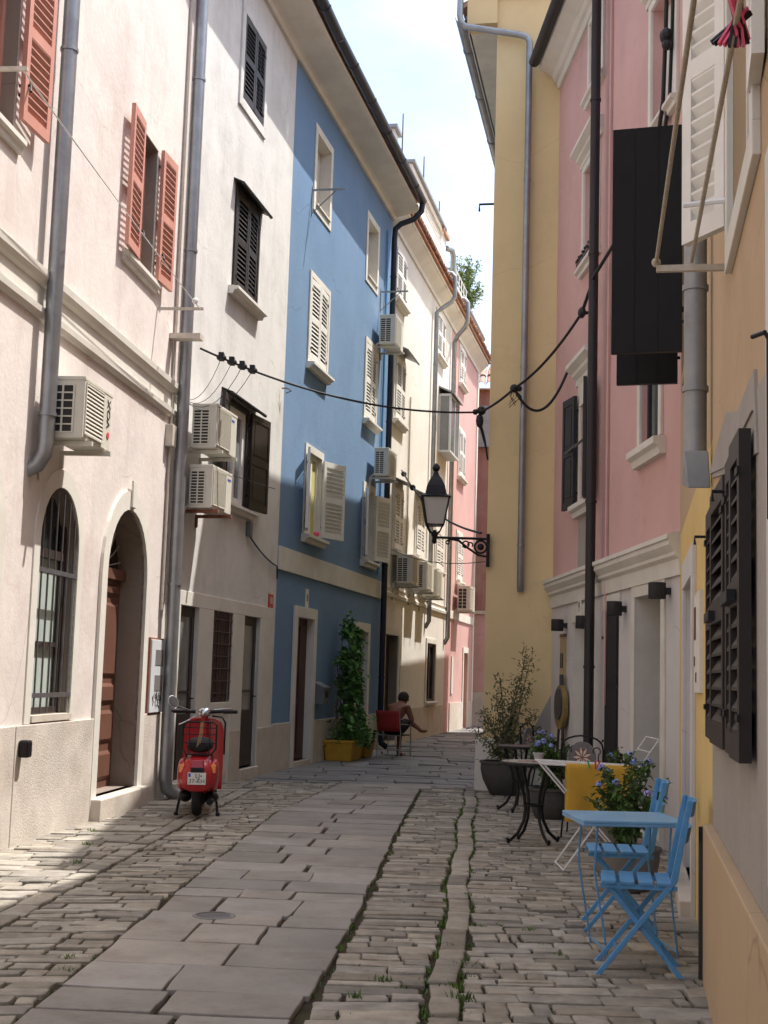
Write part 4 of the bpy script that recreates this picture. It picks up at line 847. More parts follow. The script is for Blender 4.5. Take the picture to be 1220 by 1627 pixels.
# ================================================================ houses H and I (near right)
I = House('ochre_house', 'near ochre house with white louvred shutters above and dark louvred shutters below', 2.58, 11.7, 190.5)
I.wall('ochre', 4.86, 17, 0, 9.2, [(6.35, 7.45, 3.3, 4.9, None, .15), (5.35, 7.6, 1.3, 2.3, None, .2)])
Hh = House('narrow_yellow_house', 'narrow house front, bright yellow around its doorway and tan above, between pink and ochre house', 2.58, 11.7, 190.5)
Hh.wall('brightY', .0, 4.85, 0, 2.72, [(1.45, 2.9, .1, 2.16, None, .3)], rm='greyG', depth=5.9, name='ground_floor_wall'); Hh.wall('ochre', 0, 4.85, 2.72, 9.2, [(.78, 1.68, 3.95, 5.5, None, .2)], depth=5.9)
d = MB().box(1.45, 2.9, .25, .29, .1, 2.16).build('door', 'greyG', Hh.root); Hh.surround(d, 'greyG', 1.45, 2.9, 0, 2.16, .16, .03, bottom=False, top=.2); Hh.slab('doorstep', 'stone', 1.3, 3.05, -.02, .1, -.2, .10, d, bevel=.012)
I.slab('plinth', 'ochre', 4.92, 17, -.02, .76, 0, .05, bevel=.006)
MB().add([(4.95, -.004, .76), (17, -.004, .76), (17, -.004, 2.4), (7.6, -.004, 2.42), (6.3, -.004, 2.5), (5.9, -.004, 2.36), (5.2, -.004, 2.2), (4.95, -.004, 2.0)], [tuple(range(8))]).build('cement_patch', 'render', I.root, fix=False)
MB().hexa([(4.93, 0, 2.50), (6.0, 0, 2.36), (7.5, 0, 2.2), (7.4, 0, 2.5)], [(4.93, -.012, 2.50), (6.0, -.012, 2.36), (7.5, -.012, 2.2), (7.4, -.012, 2.5)]).build('bare_lintel', 'render', I.root)
MB().hexa([(4.87, -.002, 2.53), (6.05, -.002, 2.38), (7.4, -.002, 2.36), (6.15, -.002, 2.60)], [(4.87, -.02, 2.53), (6.05, -.02, 2.38), (7.4, -.02, 2.36), (6.15, -.02, 2.60)]).build('zinc_flashing', 'render', I.root)
for (a, b, z0, z1, o1) in ((5.12, 6.5, 1.2, 2.28, .03), (6.62, 7.4, 1.2, 2.30, .035)):
    wn = MB().box(a, b, .05, .07, z0, z1).build('window', 'void', I.root); c = (a+b)/2
    shutter(wn, 'L', a, z0, c-a-.01, z1-z0, 'brown', 0, o1); shutter(wn, 'R', b, z0, b-c-.01, z1-z0, 'brown', 1, o1+.006)
    MB().box(c-.05, c+.3, -o1-.06, -o1-.03, (z0+z1)/2-.02, (z0+z1)/2+.02).build('shutter_bar', 'iron', wn)
    MB().tube([(a-.03, -.0, z1-.1), (a-.03, -.10, z1-.1), (a-.03, -.10, z1-.14)], .008, 5).build('shutter_catch', 'iron', wn)
I.slab('window_trim', 'greyG', 8.0, 8.2, .9, 3.0, 0, .03)
MB().tube([(8.2, -.04, 1.9), (8.2, -.04, 2.40), (8.2, -.05, 2.42), (8.15, -.08, 2.42)], .007, 8).build('iron_rod', 'iron', I.root)
# upper white window
wn = I.window(6.35, 7.45, 3.3, 4.9, 'white_paint', 'glass', .1); I.surround(wn, 'white_stone', 6.35, 7.45, 3.3, 4.9, .12, .03)
shutter(wn, 'L', 6.2, 3.40, .30, 1.6, 'white_paint', 146, .015); shutter(wn, 'R', 7.5, 3.42, .3, 1.6, 'white_paint', 178, .02)
MB().tube([(6.25, -.02, 3.5), (6.2, -.2, 3.5)], .012, 6).build('shutter_catch', 'white_wire', wn)
# big dark shutters standing out from the narrow house
wn = Hh.window(.78, 1.68, 3.95, 5.5, 'dark_wood', 'glass', .12); Hh.surround(wn, 'ochre', .78, 1.68, 3.95, 5.5, .09, .02)
shutter(wn, 'L', .72, 3.92, .50, 1.74, 'black_paint', 96, .05, 'plank'); shutter(wn, 'R', 1.74, 3.94, .53, 1.78, 'black_paint', 84, .05, 'plank')
for z in (4.25, 5.3): MB().box(1.72, 1.76, -.16, .0, z, z+.035).build('shutter_catch', 'iron', wn)
pipe(Hh.root, [(4.76, -.085, 9.15), (4.76, -.085, 2.60)], .060, 'zinc_dull', clamps=((4.76, -.085, 7), (4.76, -.085, 3.55), (4.76, -.085, 3.0)), n=16)
MB().hexa([(4.68, -.15, 2.50), (4.84, -.125, 2.46), (4.84, -.01, 2.46), (4.68, -.02, 2.50)], [(4.695, -.147, 2.66), (4.825, -.147, 2.66), (4.825, -.02, 2.66), (4.695, -.02, 2.66)]).build('pipe_shoe', 'zinc_dull', Hh.root, bevel=.006)
pipe(Hh.root, [(4.86, -.035, .0), (4.86, -.035, .74)], .034, 'dark_pipe', 'drain_pipe')
Hh.slab('door_sign', 'white_stone', 3.2, 3.9, 1.4, 2.0, 0, .02); mb = MB()
mb.box(3.3, 3.34, -.026, -.02, 1.72, 1.92).box(3.42, 3.46, -.026, -.02, 1.72, 1.92).box(3.3, 3.35, -.026, -.02, 1.56, 1.62).box(3.5, 3.54, -.026, -.02, 1.46, 1.52).build('sign_marks', 'door_brown', Hh.root)
roof(I, 4.86, 17, -.3, 6, 9.2, 1.3); roof(Hh, 0, 4.855, -.3, 6, 9.2, 1.3)
# ================================================================ air conditioners
ACG = 'air conditioner units on the house fronts'
def aircon(h, u, z, wd, ht, dp, gap, label, style='slats', bm='ac', hose=True):
    t = thing('air_conditioner', label, 'air conditioner', h.P(u+wd/2, 0, z), h.rz, ACG)
    x0, x1, y0, y1 = -wd/2, wd/2, -gap-dp, -gap
    b = MB().box(x0, x1, y0, y1, 0, ht).build('casing', 'ac', t, bevel=.012)
    MB().box(x0-.006, x1+.006, y0-.004, y1+.004, ht-.03, ht+.006).build('top_cover', 'ac', b, bevel=.006)
    # side vent on the near end: dark openings behind ivory bars
    rows = 6 if style == 'vox' else 11
    mb = MB(); mb.box(x0-.003, x0+.01, y0+.09, y1-.02, .05, ht-.07, 0)
    n = 3
    for i in range(n): yy = y0+.09+(dp-.11)*i/(n-1); mb.box(x0-.009, x0, yy-.008, yy+.008, .05, ht-.07, 1)
    for i in range(rows+1): zz = .05+(ht-.12)*i/rows; mb.box(x0-.0085, x0, y0+.082, y1-.012, zz-.006, zz+.006, 1)
    mb.build('side_vent', ['ac_dark', 'ac'], t)
    mb = MB(); f1 = x0+wd*.66; mb.box(x0+.03, f1, y0-.002, y0+.01, .05, ht-.05, 0)
    if style == 'vox':
        for i in range(13):
            zz = .06+(ht-.12)*i/12; mb.hexa([(x0+.035, y0-.012, zz-.012), (f1-.005, y0-.012, zz-.012), (f1-.005, y0-.012, zz-.004), (x0+.035, y0-.012, zz-.004)], [(x0+.035, y0-.002, zz+.004), (f1-.005, y0-.002, zz+.004), (f1-.005, y0-.002, zz+.012), (x0+.035, y0-.002, zz+.012)], 1)
    else:
        k = 26
        for i in range(k):
            zz = .055+(ht-.11)*i/(k-1); mb.box(x0+.034, f1-.004, y0-.010, y0-.002, zz-.0035, zz+.0035, 1)
        for i in range(12):
            xx = x0+.04+(f1-x0-.05)*i/11; mb.box(xx-.0025, xx+.0025, y0-.007, y0-.002, .055, ht-.055, 1)
    mb.box(x0+.022, x0+.034, y0-.012, y0, .04, ht-.04, 1).box(f1-.004, f1+.008, y0-.012, y0, .04, ht-.04, 1).box(x0+.034, f1-.004, y0-.012, y0, .04, .05, 1).box(x0+.034, f1-.004, y0-.012, y0, ht-.05, ht-.04, 1)
    mb.build('front_vent', ['ac_grille', 'ac'], t)
    for xx in (x0+.12, x1-.12):
        MB().box(xx-.02, xx+.02, y0-.05, 0, -.045, -.008).box(xx-.02, xx+.02, -.025, 0, -.16, -.045).build('bracket', bm, t)
    if hose: MB().tube([(x0+.1, -gap-.05, .1), (x0+.05, -gap*.5, .0), (x0+.06, -.03, -.2), (x0+.12, -.02, -.34)], .018, 8).build('hose', 'cream_metal', t, smooth=50)
    return t
a = aircon(A, -5.22, 3.32, .76, .52, .30, .10, 'ivory air conditioner with horizontal slats beside the zinc pipe on the cream house', 'vox')
link('lettering', text_mesh('VOX', .12, 'ink', .002, Matrix.Translation((.29, -.403, .33)) @ Matrix.Rotation(R(90), 4, 'X') @ Matrix.Rotation(R(90), 4, 'Z')), a)
o = MB().lathe([(.02, 0), (.035, .001), (.03, .006), (.01, .006)], 16).build('logo', 'logo_red', a); o.matrix_local = Matrix.Translation((.29, -.401, .14)) @ Matrix.Rotation(R(90), 4, 'X')
def blue_mark(t, x, y, z):
    mb = MB()
    for i in range(7): mb.box(x+i*.018, x+i*.018+.011, y, y+.004, z, z+.02+.008*(i % 3 == 0))
    mb.build('maker_mark', 'logo_blue', t)
a = aircon(B, -4.42, 4.0, .80, .52, .30, .12, 'upper ivory air conditioner of the two on the white house', 'mesh'); blue_mark(a, .16, -.425, .42)
a = aircon(B, -4.42, 3.30, .76, .50, .28, .12, 'lower ivory air conditioner of the two on the white house, on rusty brackets', 'mesh', 'rust'); blue_mark(a, .2, -.405, .40)
aircon(C, 5.95, 7.82, .80, .58, .32, .12, 'upper air conditioner at the far edge of the blue house', 'mesh')
aircon(C, 5.85, 5.22, .78, .54, .28, .12, 'lower air conditioner at the far edge of the blue house beside the black pipe', 'mesh')
aircon(D, .75, 3.34, .9, .60, .32, .12, 'first air conditioner on the ivory house, nearest the black pipe', 'mesh')
aircon(D, 2.65, 3.34, .95, .62, .32, .12, 'middle one of three air conditioners in a row on the ivory house', 'mesh')
aircon(D, 4.05, 3.28, .9, .62, .32, .12, 'last and lowest air conditioner in the row on the ivory house', 'mesh')
aircon(E, 1.35, 3.25, 1.0, .66, .34, .12, 'air conditioner on the faded pink house at the end of the lane', 'vox')

# ================================================================ wall lantern on the mustard corner
t = thing('street_lantern', 'black wall lantern with milky panes on a scrolled iron arm at the mustard corner', 'street lamp', (1.37, 17.86, 3.17), 0)
t.scale = (1.07, 1.07, 1.09)
lx = -.645; z0 = .12
mb = MB().tube([(0, 0, .10), (lx, 0, .10)], .016, 8)
mb.tube([(lx+.16, 0, .06), (lx+.2, 0, .085), (lx+.3, 0, .07), (lx+.42, 0, -.02), (-.1, 0, -.10), (.02, 0, -.12), (.03, 0, -.2)], .014, 8)
cpt = lambda cx, cz, r, a0, a1, n=12: [(x, 0, z) for x, z in arc(cx, cz, r, a0, a1, n)]
mb.tube(cpt(-.07, .0, .075, 0, 360, 20), .013, 6, closed=False); mb.ball((-.07, 0, .0), .042, 10, 8, 0, (1, .5, 1))
mb.tube(cpt(-.255, .025, .04, 200, 520, 14), .010, 6); mb.tube(cpt(-.20, .02, .03, -40, 200, 10), .010, 6)
mb.tube(cpt(lx+.165, .045, .022, 0, 330, 10), .009, 6); mb.box(.0, .04, -.03, .03, -.24, .16); mb.build('arm', 'iron', t, smooth=50)
mb = MB().lathe([(.01, -.04), (.03, -.02), (.025, .04), (.045, .07), (.03, .1), (.02, .13)], 10, (lx, 0, .06))
for sx in (-1, 1):
    for sy in (-1, 1): mb.tube([(lx, 0, .13), (lx+sx*.06, sy*.06, .17), (lx+sx*.10, sy*.10, .255)], .010, 6)
mb.build('lamp_base', 'iron', t, smooth=50)
b0, b1, zb, zt = .105, .165, .25, .585
mb = MB()
for sx, sy in ((-1, -1), (1, -1), (1, 1), (-1, 1)): mb.tube([(lx+sx*b0, sy*b0, zb), (lx+sx*b1, sy*b1, zt)], .011, 6)
for zz, b in ((zb, b0), (zt, b1)): mb.tube([(lx-b, -b, zz), (lx+b, -b, zz), (lx+b, b, zz), (lx-b, b, zz)], .013, 6, closed=True)
mb.build('lamp_cage', 'iron', t)
c0, c1 = b0-.008, b1-.008
MB().hexa([(lx-c0, -c0, zb), (lx+c0, -c0, zb), (lx+c0, c0, zb), (lx-c0, c0, zb)], [(lx-c1, -c1, zt), (lx+c1, -c1, zt), (lx+c1, c1, zt), (lx-c1, c1, zt)]).build('lamp_glass', 'lamp_glass', t)
mb = MB().lathe([(.33, 0), (.34, .012), (.235, .045), (.225, .08), (.20, .15), (.14, .22), (.07, .28), (.05, .31), (.04, .33), (.07, .35), (.085, .375), (.06, .405), (.02, .43)], 4, (lx, 0, zt-.005), a0=R(45))
mb.v = [(lx+(x-lx)*.78, y*.78, z) for x, y, z in mb.v]; mb.build('lamp_roof', 'iron', t)

# ================================================================ cables and clotheslines
def cable(name, label, pts, r, m='cable', cat='cable', group='overhead cables'):
    o = thing(name, label, cat, pts[0], 0, group); p0 = Vector(pts[0])
    MB().tube([Vector(p)-p0 for p in pts], r, 7).build('wire', m, o, smooth=60); return o
pA, pF, pM, pG = A.P(-1.0, .32, 5.12), Vector((1.24, 17.78, 4.97)), Vector((1.58, 16.6, 5.05)), G.P(2.42, .16, 5.68)
c = cable('overhead_cable', 'thick black cable sagging across the lane from the cream house to the mustard corner', sag(pA, pF, .22, 30), .0135)
for k in (1, 2, 3, 4):
    p = sag(pA, pF, .22, 60)[2+k*2]-Vector(pA)
    MB().ball(p, .05, 8, 6, 0, (1.2, 1, .8)).box(p.x-.03, p.x+.03, p.y-.06, p.y+.06, p.z-.03, p.z+.055).build('cable_clamp', 'cable', c)
    q = A.P(-.9, .06, 4.62)-Vector(pA)
    MB().tube(sag(p, q, .22+.03*k, 10), .004, 4).build('drop_wire', 'cable', c)
br = MB().box(0, .16, -.36, .0, -.03, .03)
br = br.build('cable_bracket', 'cream_metal'); br.location = A.P(-1.2, 0, 5.22); br.rotation_euler = (0, 0, A.rz); tag(br, 'pale flat bracket holding the black cable at the corner of the cream house', 'bracket')
c = cable('overhead_cable', 'twisted black cable rising from the mustard corner to the pink house', sag(pF, pM, .03, 8)+sag(pM, pG, .10, 14)[1:], .017)
MB().ball((0, 0, -.12), .065, 8, 6, 0, (.8, .8, 1.5)).ball((.02, 0, .02), .062, 8, 6).ball((-.06, 0, .0), .04, 8, 6).tube([(0, 0, -.1), (.08, .1, -.35), (.13, .15, -.62)], .014, 6).tube([(-.02, 0, -.1), (.05, .1, -.3), (.10, .15, -.45)], .012, 6).build('cable_clamp', 'cable', c); p = Vector(pM)-Vector(pF)
mb = MB().ball(p, .055, 8, 6).ball(p+Vector((.06, 0, .0)), .04, 8, 6)
for i in range(7): mb.tube([p, p+Vector((random.uniform(-.06, .1), random.uniform(-.04, .04), -.10)), p+Vector((random.uniform(-.1, .16), 0, -random.uniform(.17, .26)))], .005, 4)
mb.build('cable_knot', 'cable', c)
p = Vector(pG)-Vector(pF); MB().ball(p, .07, 8, 6, 0, (.7, 1.6, .9)).tube([p+Vector((.2, 0, .0)), p], .02, 6).build('cable_clamp', 'cable', c)
cable('overhead_cable', 'short black loop of cable hanging between the cable knot and the pink house', sag(pM, G.P(1.0, .05, 5.3), .38, 16), .018)
pts = [pG, G.P(3.1, .16, 5.92), G.P(4.2, .12, 6.05), G.P(5.45, .10, 6.3), G.P(5.72, .09, 6.8), G.P(5.8, .09, 7.4), G.P(5.95, .09, 9.2)]
c = cable('overhead_cable', 'black cable pair passing behind the big dark shutter and up beside the white shutter', pts, .02)
MB().tube([Vector(q)-Vector(pG)+Vector((.05, -.05, .02)) for q in pts[2:]], .018, 6).build('wire', 'cable', c)
MB().ball(pts[5]-Vector(pG), .07, 8, 6, 0, (.8, 1.3, 1)).ball(pts[5]-Vector(pG)+Vector((0, -.06, -.12)), .05, 8, 6).build('cable_clamp', 'cable', c)
c = cable('overhead_cable', 'black cable with clamps running from the ivory house to the lantern arm', sag(D.P(1.0, .12, 5.75), (1.3, 17.9, 3.36), .25, 24), .016)
L = sag(D.P(1.0, .12, 5.75), (1.3, 17.9, 3.36), .25, 24)
for k in (1, 5, 15): MB().ball(Vector(L[k])-Vector(L[0]), .06, 8, 6, 0, (1, 1.2, 1)).build('cable_clamp', 'cable', c)
cable('overhead_cable', 'thin wire crossing level with the lantern towards the ivory house', sag(D.P(.2, .1, 4.0), (1.36, 17.92, 2.98), .12, 16), .006)
for i, (dx, dz) in enumerate(((.0, .0), (.05, -.03))):
    pass
k0, k1 = A.P(-7.2, .46, 5.62), A.P(-1.75, .46, 5.40)
c = cable('clothesline', 'double rope clothesline stretched along the cream house between two brackets', sag(k0, k1, .02, 16), .0045, 'white_wire', 'clothesline', 'clotheslines')
MB().tube([Vector(p)-Vector(k0)+Vector((.035, .0, -.035)) for p in sag(k0, k1, .03, 16)], .0045, 6).ball(Vector(k1)-Vector(k0)+Vector((0, -.25, .0)), .035, 8, 6).build('second_rope', 'white_wire', c)
BR = 'iron brackets for clotheslines'
def linebracket(h, u, z, out, label, strut=True, m='cream_metal'):
    t = thing('line_bracket', label, 'bracket', h.P(u, 0, z), h.rz, BR)
    MB().box(-.014, .014, -out, 0, -.014, .014).build('arm', m, t)
    if strut: MB().tube([(0, -.01, -.38), (0, -out*.72, -.015)], .010, 6).box(-.016, .016, -.014, 0, -.42, .06).build('strut', m, t)
    return t
linebracket(A, -1.75, 5.38, .52, 'cream bracket arm at the far end of the rope on the cream house', False); linebracket(A, -7.2, 5.60, .52, 'cream bracket arm at the near end of the rope on the cream house', False)
linebracket(C, 1.15, 9.16, .56, 'grey clothesline bracket beside the first top window of the blue house', True, 'zinc_dull'); linebracket(C, 6.5, 9.02, .56, 'grey clothesline bracket above the upper air conditioner of the blue house', True, 'zinc_dull')
b2 = linebracket(I, 5.94, 3.3, .31, 'cream clothesline bracket below the white shutters of the ochre house', False)
c = cable('clothesline', 'pair of braided ropes stretched from the bracket under the white shutters towards the viewer', sag(I.P(5.94, .31, 3.33), I.P(13, .13, 3.34), .0, 14), .009, 'rope', 'clothesline', 'clotheslines')
o0 = I.P(5.94, .31, 3.33)
MB().tube([Vector(p)-o0 for p in sag(I.P(5.94, .155, 3.33), I.P(13, .06, 3.34), .0, 14)], .009, 7).ball((0, 0, 0), .022, 8, 6).build('second_rope', 'rope', c)
t = thing('clothes_pegs', 'cluster of pink and black clothes pegs clipped on the rope', 'clothes pegs', I.P(8.17, .122, 3.34), I.rz)
for i in range(6):
    a = -.6+i*.24; o = MB().box(-.008, .008, -.012, -.004, -.085, .05).box(-.008, .008, .004, .012, -.085, .05).build('peg', 'pink_peg' if i % 2 else 'iron', t); o.rotation_euler = (a*1.2, .9*a, a); o.location = (i*.012-.03, 0, .012)

# ================================================================ plants
def leaf(mb, p, d, l, wd, mi=0, droop=.2):
    d = Vector(d).normalized(); s = d.cross(Vector((random.uniform(-.6, .6), random.uniform(-.6, .6), 1))).normalized()*wd
    p = Vector(p); n = s.cross(d).normalized(); m = p+d*l*.45; e = p+d*l-Vector((0, 0, droop*l))
    mb.add([p, m+s+n*wd*.2, e, m-s+n*wd*.2], [(0, 1, 2), (0, 2, 3)], mi)
def rvec(zb=0): return Vector((random.gauss(0, 1), random.gauss(0, 1), random.gauss(0, 1)+zb)).normalized()
def pot(t, r0, r1, h, m, name='pot', rim=.03):
    MB().lathe([(r0*.9, 0), (r0, .01), ((r0+r1)/2*1.14, h*.45), (r1*1.01, h*.75), (r1, h-rim), (r1+.018, h-rim+.005), (r1+.018, h), (r1-.02, h), (r1-.025, h-.04), (.01, h-.045)], 28).build(name, m, t, smooth=35)
    MB().lathe([(.01, h-.05), (r1-.03, h-.05), (r1-.03, h-.035), (.01, h-.02)], 20).build('soil', 'soil', t)
def clump(mb, c, rad, n, l, wd, zb=.3, mi=0):
    for _ in range(n):
        d = rvec(); q = Vector(c)+Vector((d.x*rad[0], d.y*rad[1], d.z*rad[2]))*random.random()**.4
        leaf(mb, q, (d+Vector((0, 0, zb))+rvec()*.6), l*random.uniform(.6, 1.2), wd*random.uniform(.7, 1.2), mi)
random.seed(31)
# climbing vine in yellow planters by the blue house
t = thing('climbing_vine', 'tall green vine climbing the blue wall out of the yellow planter', 'climbing plant', C.P(3.55, .25, .3), C.rz)
st = MB(); lf = MB()
for k in range(7):
    x = random.uniform(-.35, .3); pts = [(x, 0, 0)]
    hh = random.uniform(1.2, 1.85)
    for j in range(1, 9): pts.append((x*(1-j*.06)+random.uniform(-.05, .05), .08+random.uniform(-.05, .05), hh*j/8))
    st.tube(pts, [.012-.001*j for j in range(9)], 5)
for k in range(64):
    z = 1.95*random.random()**.9; half = .44-.15*z+.10*math.sin(z*5); cx_, cy_ = random.uniform(-half, half)+.07*math.sin(z*4)+.09*(z > 1.4), random.uniform(-.30+.1*z, .12)
    rr = random.uniform(.07, .2); dd = Vector((random.gauss(0, .7), -1, random.uniform(-.7, .2)))
    for _ in range(random.randint(10, 32)):
        q = Vector((cx_, cy_, z))+rvec()*rr*random.random()**.5; leaf(lf, q, dd+rvec()*.8, random.uniform(.05, .16), random.uniform(.022, .068), 0, random.uniform(.1, .45))
for _ in range(26):      # loose runners
    z = random.uniform(.3, 2.0); sg = random.choice((-1, 1)); x = sg*(.42-.12*z); pts = [(x*.6, -.1, z), (x+sg*.06, -.15, z+.03), (x+sg*random.uniform(.1, .22), -.18, z+random.uniform(-.12, .1))]
    st.tube(pts, .004, 4)
    for _ in range(5): leaf(lf, Vector(pts[1]).lerp(Vector(pts[2]), random.random()), rvec(), .09, .04)
for _ in range(420):
    x = random.gauss(.15, .38); z = abs(random.gauss(.12, .14)); leaf(lf, (x, random.uniform(-.42, .1), z-.02), rvec(.1), random.uniform(.07, .14), random.uniform(.03, .06))
for _ in range(60):
    z = random.uniform(1.75, 2.2); leaf(lf, (.12+.25*(z-1.75)+random.gauss(0, .05), random.uniform(-.1, .1), z), rvec(), .09, .04)
st.build('stem', 'bark', t, smooth=60); lf.build('foliage', 'leaf_vine', t, fix=False)
def planter(x, wd, dp, h, lab):
    t = thing('planter', lab, 'planter', C.P(x, .28, 0), C.rz, 'yellow planters under the vine')
    b, k = .86, .03
    MB().hexa([(-wd*b/2, -dp*b/2, 0), (wd*b/2, -dp*b/2, 0), (wd*b/2, dp*b/2, 0), (-wd*b/2, dp*b/2, 0)], [(-wd/2, -dp/2, h), (wd/2, -dp/2, h), (wd/2, dp/2, h), (-wd/2, dp/2, h)]).build('planter_body', 'pot_yellow', t, bevel=.015)
    MB().box(-wd/2-k/2, wd/2+k/2, -dp/2-k/2, dp/2+k/2, h-.035, h+.008).build('rim', 'pot_yellow', t, bevel=.008); MB().box(-wd/2+.03, wd/2-.03, -dp/2+.03, dp/2-.03, h+.005, h+.02).build('soil', 'soil', t)
planter(3.42, .85, .5, .34, 'larger yellow planter against the blue wall, nearer the camera'); planter(4.55, .62, .46, .28, 'smaller yellow planter half covered by trailing vine leaves')
# big dark pot with a tall olive-like shrub
t = thing('potted_shrub', 'tall sparse olive green shrub in a big dark pot at the mustard corner', 'potted plant', (1.60, 17.25, 0))
pot(t, .17, .29, .42, 'pot_dark')
st = MB(); lf = MB(); random.seed(12)
tips = [((.28, .0), 1.88, .16), ((.34, .08), 1.75, .16), ((.18, .05), 1.5, .17), ((.30, -.05), 1.35, .16), ((-.12, .0), 1.25, .16), ((-.30, .05), 1.05, .16), ((-.22, -.08), .95, .17), ((-.36, 0), .78, .14), ((.12, .1), 1.15, .16), ((.36, .0), 1.05, .12), ((.02, -.05), .95, .18), ((-.08, 0), 1.5, .09), ((.45, 0), .85, .10)]
for (dx, dy), zt, rr in tips:
    pts = [(random.uniform(-.05, .05), random.uniform(-.05, .05), .38)]
    for j in range(1, 7):
        f = j/6; pts.append((dx*f**1.2+random.uniform(-.025, .025), dy*f+random.uniform(-.02, .02), .38+(zt-.38)*f))
    st.tube(pts, [.013-.0018*j for j in range(7)], 5)
    for j in range(2, 7):
        for _ in range(34):
            p = Vector(pts[j-1]).lerp(Vector(pts[j]), random.random())+rvec()*rr*random.random()*.85; leaf(lf, p, rvec(.5), random.uniform(.045, .085), random.uniform(.008, .014))
for _ in range(160): leaf(lf, (random.gauss(0, .12), random.gauss(0, .12), .42+random.random()*.2), rvec(.5), .06, .014)
st.build('stem', 'bark', t, smooth=60); lf.build('foliage', 'leaf_olive', t, fix=False)
# plumbago pots
PG = 'pots of pale blue plumbago'
def plumbago(x, y, r0, r1, ph, zt, sp, n, heads, lab, seed, m='pot_grey', base=0.0):
    random.seed(seed); t = thing('plumbago_pot', lab, 'potted plant', (x, y, base), 0, PG); pot(t, r0, r1, ph, m)
    st = MB(); lf = MB(); tips = []
    for k in range(16):
        a = k*2.4; q = random.uniform(.25, 1); dx, dy = math.cos(a)*sp*q, math.sin(a)*sp*q*.8; hh = ph+(zt-ph)*(1.05-.5*q*q)*random.uniform(.75, 1.05); pts = []
        for j in range(7):
            f = j/6; pts.append((dx*f**1.4+random.uniform(-.012, .012), dy*f**1.4, ph-.04+(hh-ph)*(f-.12*f*f*q)))
        st.tube(pts, [.006-.0007*j for j in range(7)], 4); tips.append(pts[-1])
        for j in range(1, 7):
            for _ in range(n): leaf(lf, Vector(pts[j-1]).lerp(Vector(pts[j]), random.random())+rvec()*.05*random.random(), rvec(.35), random.uniform(.035, .07), random.uniform(.010, .018))
    for k in range(heads):
        c = Vector(tips[k % len(tips)])+(rvec(.1)*.05 if k >= len(tips) else Vector((0, 0, .01)))
        mi = 'flower' if random.random() < .7 else 'flower_lilac'; rr = random.uniform(.016, .032); fl = MB()
        for _ in range(26):
            d = rvec(.4); q = c+d*rr*random.uniform(.7, 1.25); s1 = d.orthogonal().normalized(); s2 = d.cross(s1); a = random.uniform(0, 6.3); k1 = random.uniform(.005, .0095); w1, w2 = (s1*math.cos(a)+s2*math.sin(a))*k1, (s2*math.cos(a)-s1*math.sin(a))*k1
            fl.add([q-w1-w2, q+w1-w2, q+w1+w2+d*.004, q-w1+w2], [(0, 1, 2, 3)])
        fl.build('flower_head', mi, t, fix=False)
    st.build('stem', 'bark', t, smooth=60); lf.build('foliage', 'leaf_plum', t, fix=False)
    return t
plumbago(1.78, 9.75, .15, .23, .30, 1.06, .33, 28, 12, 'nearest plumbago pot, behind the light blue table and beside the yellow towel', 51)
plumbago(1.83, 14.5, .15, .21, .32, 1.0, .30, 26, 10, 'plumbago in a dark pot behind the round mosaic table', 52, 'pot_dark')
plumbago(2.12, 12.0, .13, .19, .34, .98, .16, 13, 5, 'small plumbago by the dark door shutter, right of the mosaic chair', 53)
# bushy shrub up on the roof terrace
random.seed(8)
t = thing('terrace_bush', 'wispy green bush growing on the white roof terrace against the sky', 'bush', E.P(3.3, -.2, 11.9))
st = MB(); lf = MB()
for k in range(34):
    a = random.uniform(0, 6.28); rr = random.uniform(.1, .95); hh = random.uniform(.8, 1.9); dx, dy = math.cos(a)*rr, math.sin(a)*rr*.7
    pts = [(dx*f**1.2+random.uniform(-.05, .05), dy*f, hh*f) for f in (0, .25, .5, .75, 1)]; st.tube(pts, [.022, .018, .014, .01, .006], 5)
    for j in range(2, 5):
        for _ in range(30): leaf(lf, Vector(pts[j-1]).lerp(Vector(pts[j]), random.random())+rvec()*.16*random.random(), rvec(.5), random.uniform(.09, .17), random.uniform(.018, .034))
st.build('stem', 'bark', t, smooth=60); lf.build('foliage', 'leaf_tree', t, fix=False)

# ================================================================ café furniture on the right
def rod(mb, a, b, r, n=6): mb.tube([a, b], r, n)
